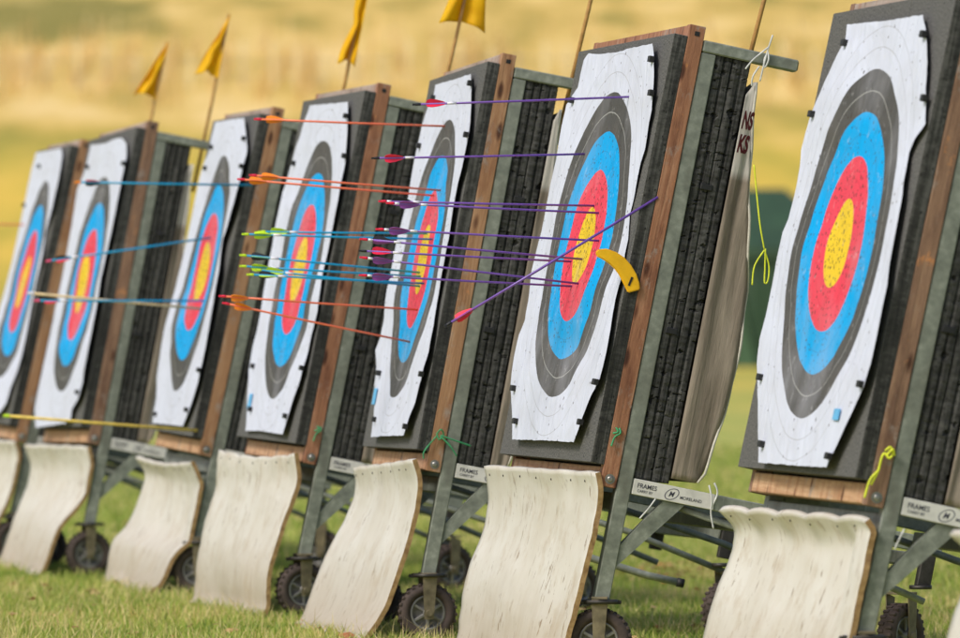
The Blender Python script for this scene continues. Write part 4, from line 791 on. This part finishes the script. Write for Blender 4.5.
# ------------------------------------------------------------------ grass
def grass(name, N, x0, x1f, y0, y1, hmin, hmax, wd, label, dens=None, mat=None, lean=.5):
    Y = y0 + (y1 - y0) * rng.random(N) ** (1.0); hw = x1f(Y); X = (rng.random(N) * 2 - 1) * hw
    if dens is not None:
        keep = np.array([dens(x, y) > r for x, y, r in zip(X, Y, rng.random(N))]); X, Y = X[keep], Y[keep]; N = len(X)
    cl = np.array([noise.noise(Vector((x * 1.7, y * 1.7, 0))) for x, y in zip(X, Y)]); cl2 = np.array([noise.noise(Vector((x * 6, y * 6, 9))) for x, y in zip(X, Y)])
    Z = np.array([gz(x, y) for x, y in zip(X, Y)]) - .003
    h = (hmin + (hmax - hmin) * rng.random(N) ** 1.6) * (1 + .45 * cl + .25 * cl2)
    a = rng.random(N) * 2 * np.pi; b = rng.random(N) * 2 * np.pi; ln = rng.random(N) * lean * h
    dx, dy = np.cos(a) * wd / 2, np.sin(a) * wd / 2; lx, ly = np.cos(b) * ln, np.sin(b) * ln
    w = wd
    P = np.zeros((N, 5, 3))
    P[:, 0] = np.c_[X - dx, Y - dy, Z]; P[:, 1] = np.c_[X + dx, Y + dy, Z]
    P[:, 2] = np.c_[X + dx * .8 + lx * .3, Y + dy * .8 + ly * .3, Z + h * .55]; P[:, 3] = np.c_[X - dx * .8 + lx * .3, Y - dy * .8 + ly * .3, Z + h * .55]
    P[:, 4] = np.c_[X + lx, Y + ly, Z + h * .95]
    me = bpy.data.meshes.new(name); me.vertices.add(N * 5); me.vertices.foreach_set('co', P.ravel())
    idx = np.arange(N)[:, None] * 5
    loops = np.concatenate([idx + np.array([0, 1, 2, 3]), idx + np.array([3, 2, 4])], 1).ravel()
    me.loops.add(N * 7); me.loops.foreach_set('vertex_index', loops.astype(np.int32))
    me.polygons.add(N * 2); st = (np.arange(N)[:, None] * 7 + np.array([0, 4])).ravel(); me.polygons.foreach_set('loop_start', st.astype(np.int32))
    me.polygons.foreach_set('loop_total', np.tile([4, 3], N).astype(np.int32))
    me.update(calc_edges=True)
    at = me.attributes.new('tone', 'FLOAT', 'POINT'); tone = np.clip(rng.random(N) * .72 + .5 * cl + .25 * cl2 + .16, 0, 1); at.data.foreach_set('value', np.repeat(tone, 5))
    me.materials.append(mat); o = bpy.data.objects.new(name, me); COL.objects.link(o); tag(o, label, 'grass' if 'grass' in name else 'reeds', kind='stuff'); return o
def m_grass(name, stops):
    t = NT(name); a = t.n('ShaderNodeAttribute'); a.attribute_name = 'tone'; c = t.ramp(a.outputs['Fac'], stops)
    t.col(c); t.rough(.6)
    tr = t.n('ShaderNodeBsdfTranslucent'); t.l(c, tr.inputs[0]); mx = t.n('ShaderNodeMixShader'); mx.inputs[0].default_value = .3
    t.l(t.b.outputs[0], mx.inputs[1]); t.l(tr.outputs[0], mx.inputs[2]); t.l(mx.outputs[0], t.out.inputs[0]); return t.m
GM = m_grass('grass_blades', [(0, (.09, .17, .02)), (.35, (.25, .36, .045)), (.6, (.42, .48, .09)), (.8, (.62, .56, .19)), (1, (.82, .64, .32))])
grass('grass', 210000, 0, lambda y: .6 + y * .082, 20.8, 34.5, .015, .062, .0042, 'green and straw coloured short grass under and before the stands', mat=GM, lean=.9)
grass('straw_grass', 5200, 0, lambda y: .6 + y * .082, 20.8, 27, .05, .10, .0035, 'thin taller straw blades sticking out of the near grass', mat=m_grass('straw_blades', [(0, (.42, .40, .12)), (1, (.78, .62, .32))]), lean=1.1)
grass('far_grass', 90000, 0, lambda y: .8 + y * .082, 34.5, 62, .03, .08, .010, 'soft green grass behind the row of stands', mat=GM, lean=.8)
RM = m_grass('reed_blades', [(0, (.36, .23, .06)), (.35, (.80, .54, .18)), (1, (.97, .78, .42))])
grass('dry_reeds', 26000, 0, lambda y: y * .10, 290, 345, .7, 2.0, .07, 'band of tall straw coloured dry grass across the hillside', mat=RM, lean=.25,
      dens=lambda x, y: max(.0, min(1, .25 + 3.2 * noise.noise(Vector((x * 1.05, y * .03, 2))))) * max(.1, 1 - abs(y - 312 - 9 * noise.noise(Vector((x * .2, 0, 8)))) / 22) * (1 if x < 12 else .6))

# fallen leaves and twigs in the grass
LB = [simple('dry_leaf_%s' % n, c, .8) for n, c in (('brown', (.25, .11, .05)), ('tan', (.45, .28, .13)), ('rust', (.36, .13, .05)))]
mb = MB()
for i in range(520):
    y = 21.5 + 20 * random.random() ** 1.3; x = (random.random() * 2 - 1) * (.4 + y * .08); s = random.uniform(.008, .02)
    if i < 120: x, y = random.gauss(.85, .16), random.gauss(29.0, .7)
    M = Matrix.Translation((x, y, gz(x, y) + random.uniform(.012, .035))) @ Matrix.Rotation(random.random() * 6.3, 4, 'Z') @ Matrix.Rotation(random.gauss(0, .6), 4, 'X')
    vs = [mb.bm.verts.new(M @ Vector(p)) for p in ((-s * 1.6, 0, 0), (-s * .4, -s * .6, .004), (s, -s * .4, .0), (s * 1.7, 0, .003), (s * .8, s * .5, 0), (-s * .5, s * .6, .002))]
    f = mb.bm.faces.new(vs); f.material_index = random.randrange(3)
me = bpy.data.meshes.new('leaf_litter'); mb.bm.to_mesh(me); [me.materials.append(m) for m in LB]
o = bpy.data.objects.new('leaf_litter', me); COL.objects.link(o); tag(o, 'scattered dry brown leaves lying in the grass', 'leaves', kind='stuff')

# ------------------------------------------------------------------ fence on the hillside
def fence():
    root = bpy.data.objects.new('stake_fence', None); COL.objects.link(root); root.location = (0, 306, gz(0, 306))
    tag(root, 'very blurred pale line of wooden stakes crossing the straw coloured hillside', 'fence'); OFF[root.name] = Vector(root.location); fr = FR[7]
    m = simple('stake_wood', (.86, .66, .36), .9, var=.3, scale=.7); pts = []
    for i in range(46):
        x = -29 + i * 1.28 + random.uniform(-.15, .15); y = 306 + x * .12 + .4 * math.sin(x); z = gz(x, y); h = random.uniform(1.5, 2.3)
        mb = MB(); mb.box((x - .12, y - .09, z - .3), (x + .12, y + .09, z + h), .02); mb.build('stake', m, root, fr, 'R'); pts.append((x, y, z))
    for q in (.6, 1.2):
        mb = MB(); mb.tube([(x, y - .12, z + q) for x, y, z in pts], .02, 4); mb.build('wire', MAT['bolt'], root, fr, 'R')
fence()

# ------------------------------------------------------------------ distant dark green marquee
def tent():
    px, Y = 6.35, 150.; z = gz(px, Y) - .05
    root = bpy.data.objects.new('marquee', None); COL.objects.link(root); root.location = (px, Y, z); root.rotation_euler = (0, 0, math.radians(-12))
    tag(root, 'blurred dark green tent far behind the row, between the two right hand targets', 'tent'); OFF[root.name] = Vector()
    G = NT('green_canvas'); co = G.coord('obj'); n = G.noise(co, 1.2, 4); G.col(G.ramp(n, [(.3, (.012, .040, .018)), (.7, (.024, .068, .030))])); G.rough(.6); G.bump(n, .5, .1)
    G2 = simple('green_canvas_light', (.04, .095, .045), .6, scale=2)
    w, d, h, hr = 1.9, 1.8, 2.75, 1.4; fr = FR[7]
    mb = MB()
    nx_, nz_ = 14, 8
    for (ax, sgn) in (('x', -1), ('x', 1), ('y', -1), ('y', 1)):
        V = []
        for i in range(nx_ + 1):
            r = []
            for j in range(nz_ + 1):
                a = i / nx_ * 2 - 1; zz = j / nz_ * h; off = .05 * math.sin(a * 12) * (1 - j / nz_ * .5)
                p = (a * w, sgn * (d + off), zz) if ax == 'y' else (sgn * (w + off), a * d, zz)
                r.append(mb.bm.verts.new(p))
            V.append(r)
        for i in range(nx_):
            for j in range(nz_): mb.bm.faces.new((V[i][j], V[i + 1][j], V[i + 1][j + 1], V[i][j + 1]))
    mb.build('tent_wall', G.m, root, fr, 'R')
    mb = MB(); o_ = .12
    A = [mb.bm.verts.new(p) for p in ((-w - o_, -d - o_, h), (w + o_, -d - o_, h), (w + o_, d + o_, h), (-w - o_, d + o_, h))]; B = [mb.bm.verts.new(p) for p in ((-w - o_, -d - o_, h - .25), (w + o_, -d - o_, h - .25), (w + o_, d + o_, h - .25), (-w - o_, d + o_, h - .25))]
    T_ = [mb.bm.verts.new((-.7, 0, h + hr)), mb.bm.verts.new((.7, 0, h + hr))]
    mb.bm.faces.new((A[0], A[1], T_[1], T_[0])); mb.bm.faces.new((A[2], A[3], T_[0], T_[1])); mb.bm.faces.new((A[1], A[2], T_[1])); mb.bm.faces.new((A[3], A[0], T_[0]))
    for i in range(4): mb.bm.faces.new((A[i], B[i], B[(i + 1) % 4], A[(i + 1) % 4]))
    mb.build('tent_roof', G.m, root, fr, 'R')
    mb = MB()
    mb.prism([(-.55, .02), (.35, .02), (-.05, 2.0)], -d - .13, -d - .10, axis=1); mb.build('door_flap', G2, root, fr, 'R')
    for sx in (-1, 1):
        for sy in (-1, 1):
            mb = MB(); mb.tube([(sx * (w + .1), sy * (d + .1), h), (sx * (w + 1.2), sy * (d + .9), .05)], .012, 6); mb.build('guy_rope', MAT['wcord'], root, fr, 'R')
tent()

# ------------------------------------------------------------------ world, sun, camera
w = bpy.data.worlds.new('World'); scene.world = w; w.use_nodes = True; nt = w.node_tree; nt.nodes.clear()
sky = nt.nodes.new('ShaderNodeTexSky'); sky.sky_type = 'NISHITA'; sky.sun_disc = False
EL, AZ = math.radians(48), math.radians(-128)       # azimuth of the sun measured from +Y towards +X
sky.sun_elevation = EL; sky.sun_rotation = AZ; sky.air_density = 1.0; sky.dust_density = 3.0; sky.ozone_density = 1.0
bg = nt.nodes.new('ShaderNodeBackground'); bg.inputs[1].default_value = .13; out = nt.nodes.new('ShaderNodeOutputWorld')
nt.links.new(sky.outputs[0], bg.inputs[0]); nt.links.new(bg.outputs[0], out.inputs[0])
sl = bpy.data.lights.new('sun', 'SUN'); sl.energy = 2.0; sl.angle = math.radians(14); sl.color = (1, .965, .90)
so = bpy.data.objects.new('sun', sl); COL.objects.link(so)
dirv = Vector((math.sin(AZ) * math.cos(EL), math.cos(AZ) * math.cos(EL), math.sin(EL)))
so.rotation_euler = dirv.to_track_quat('Z', 'Y').to_euler(); so.location = (0, 0, 30)

cam = bpy.data.cameras.new('camera'); co_ = bpy.data.objects.new('camera', cam); COL.objects.link(co_)
cam.sensor_width = 36; cam.lens = 36 * DATA['cam']['F'] / 960; cam.clip_end = 3000; cam.clip_start = .5
co_.location = (0, 0, DATA['cam']['ch']); co_.rotation_euler = (math.pi / 2 + DATA['cam']['p'], 0, 0)
cam.dof.use_dof = True; cam.dof.focus_distance = 20.6; cam.dof.aperture_fstop = 4.7
scene.camera = co_
scene.render.engine = 'CYCLES'
vs = scene.view_settings; vs.view_transform = 'Standard'; vs.look = 'None'; vs.gamma = 1; vs.exposure = .16; vs.use_curve_mapping = False
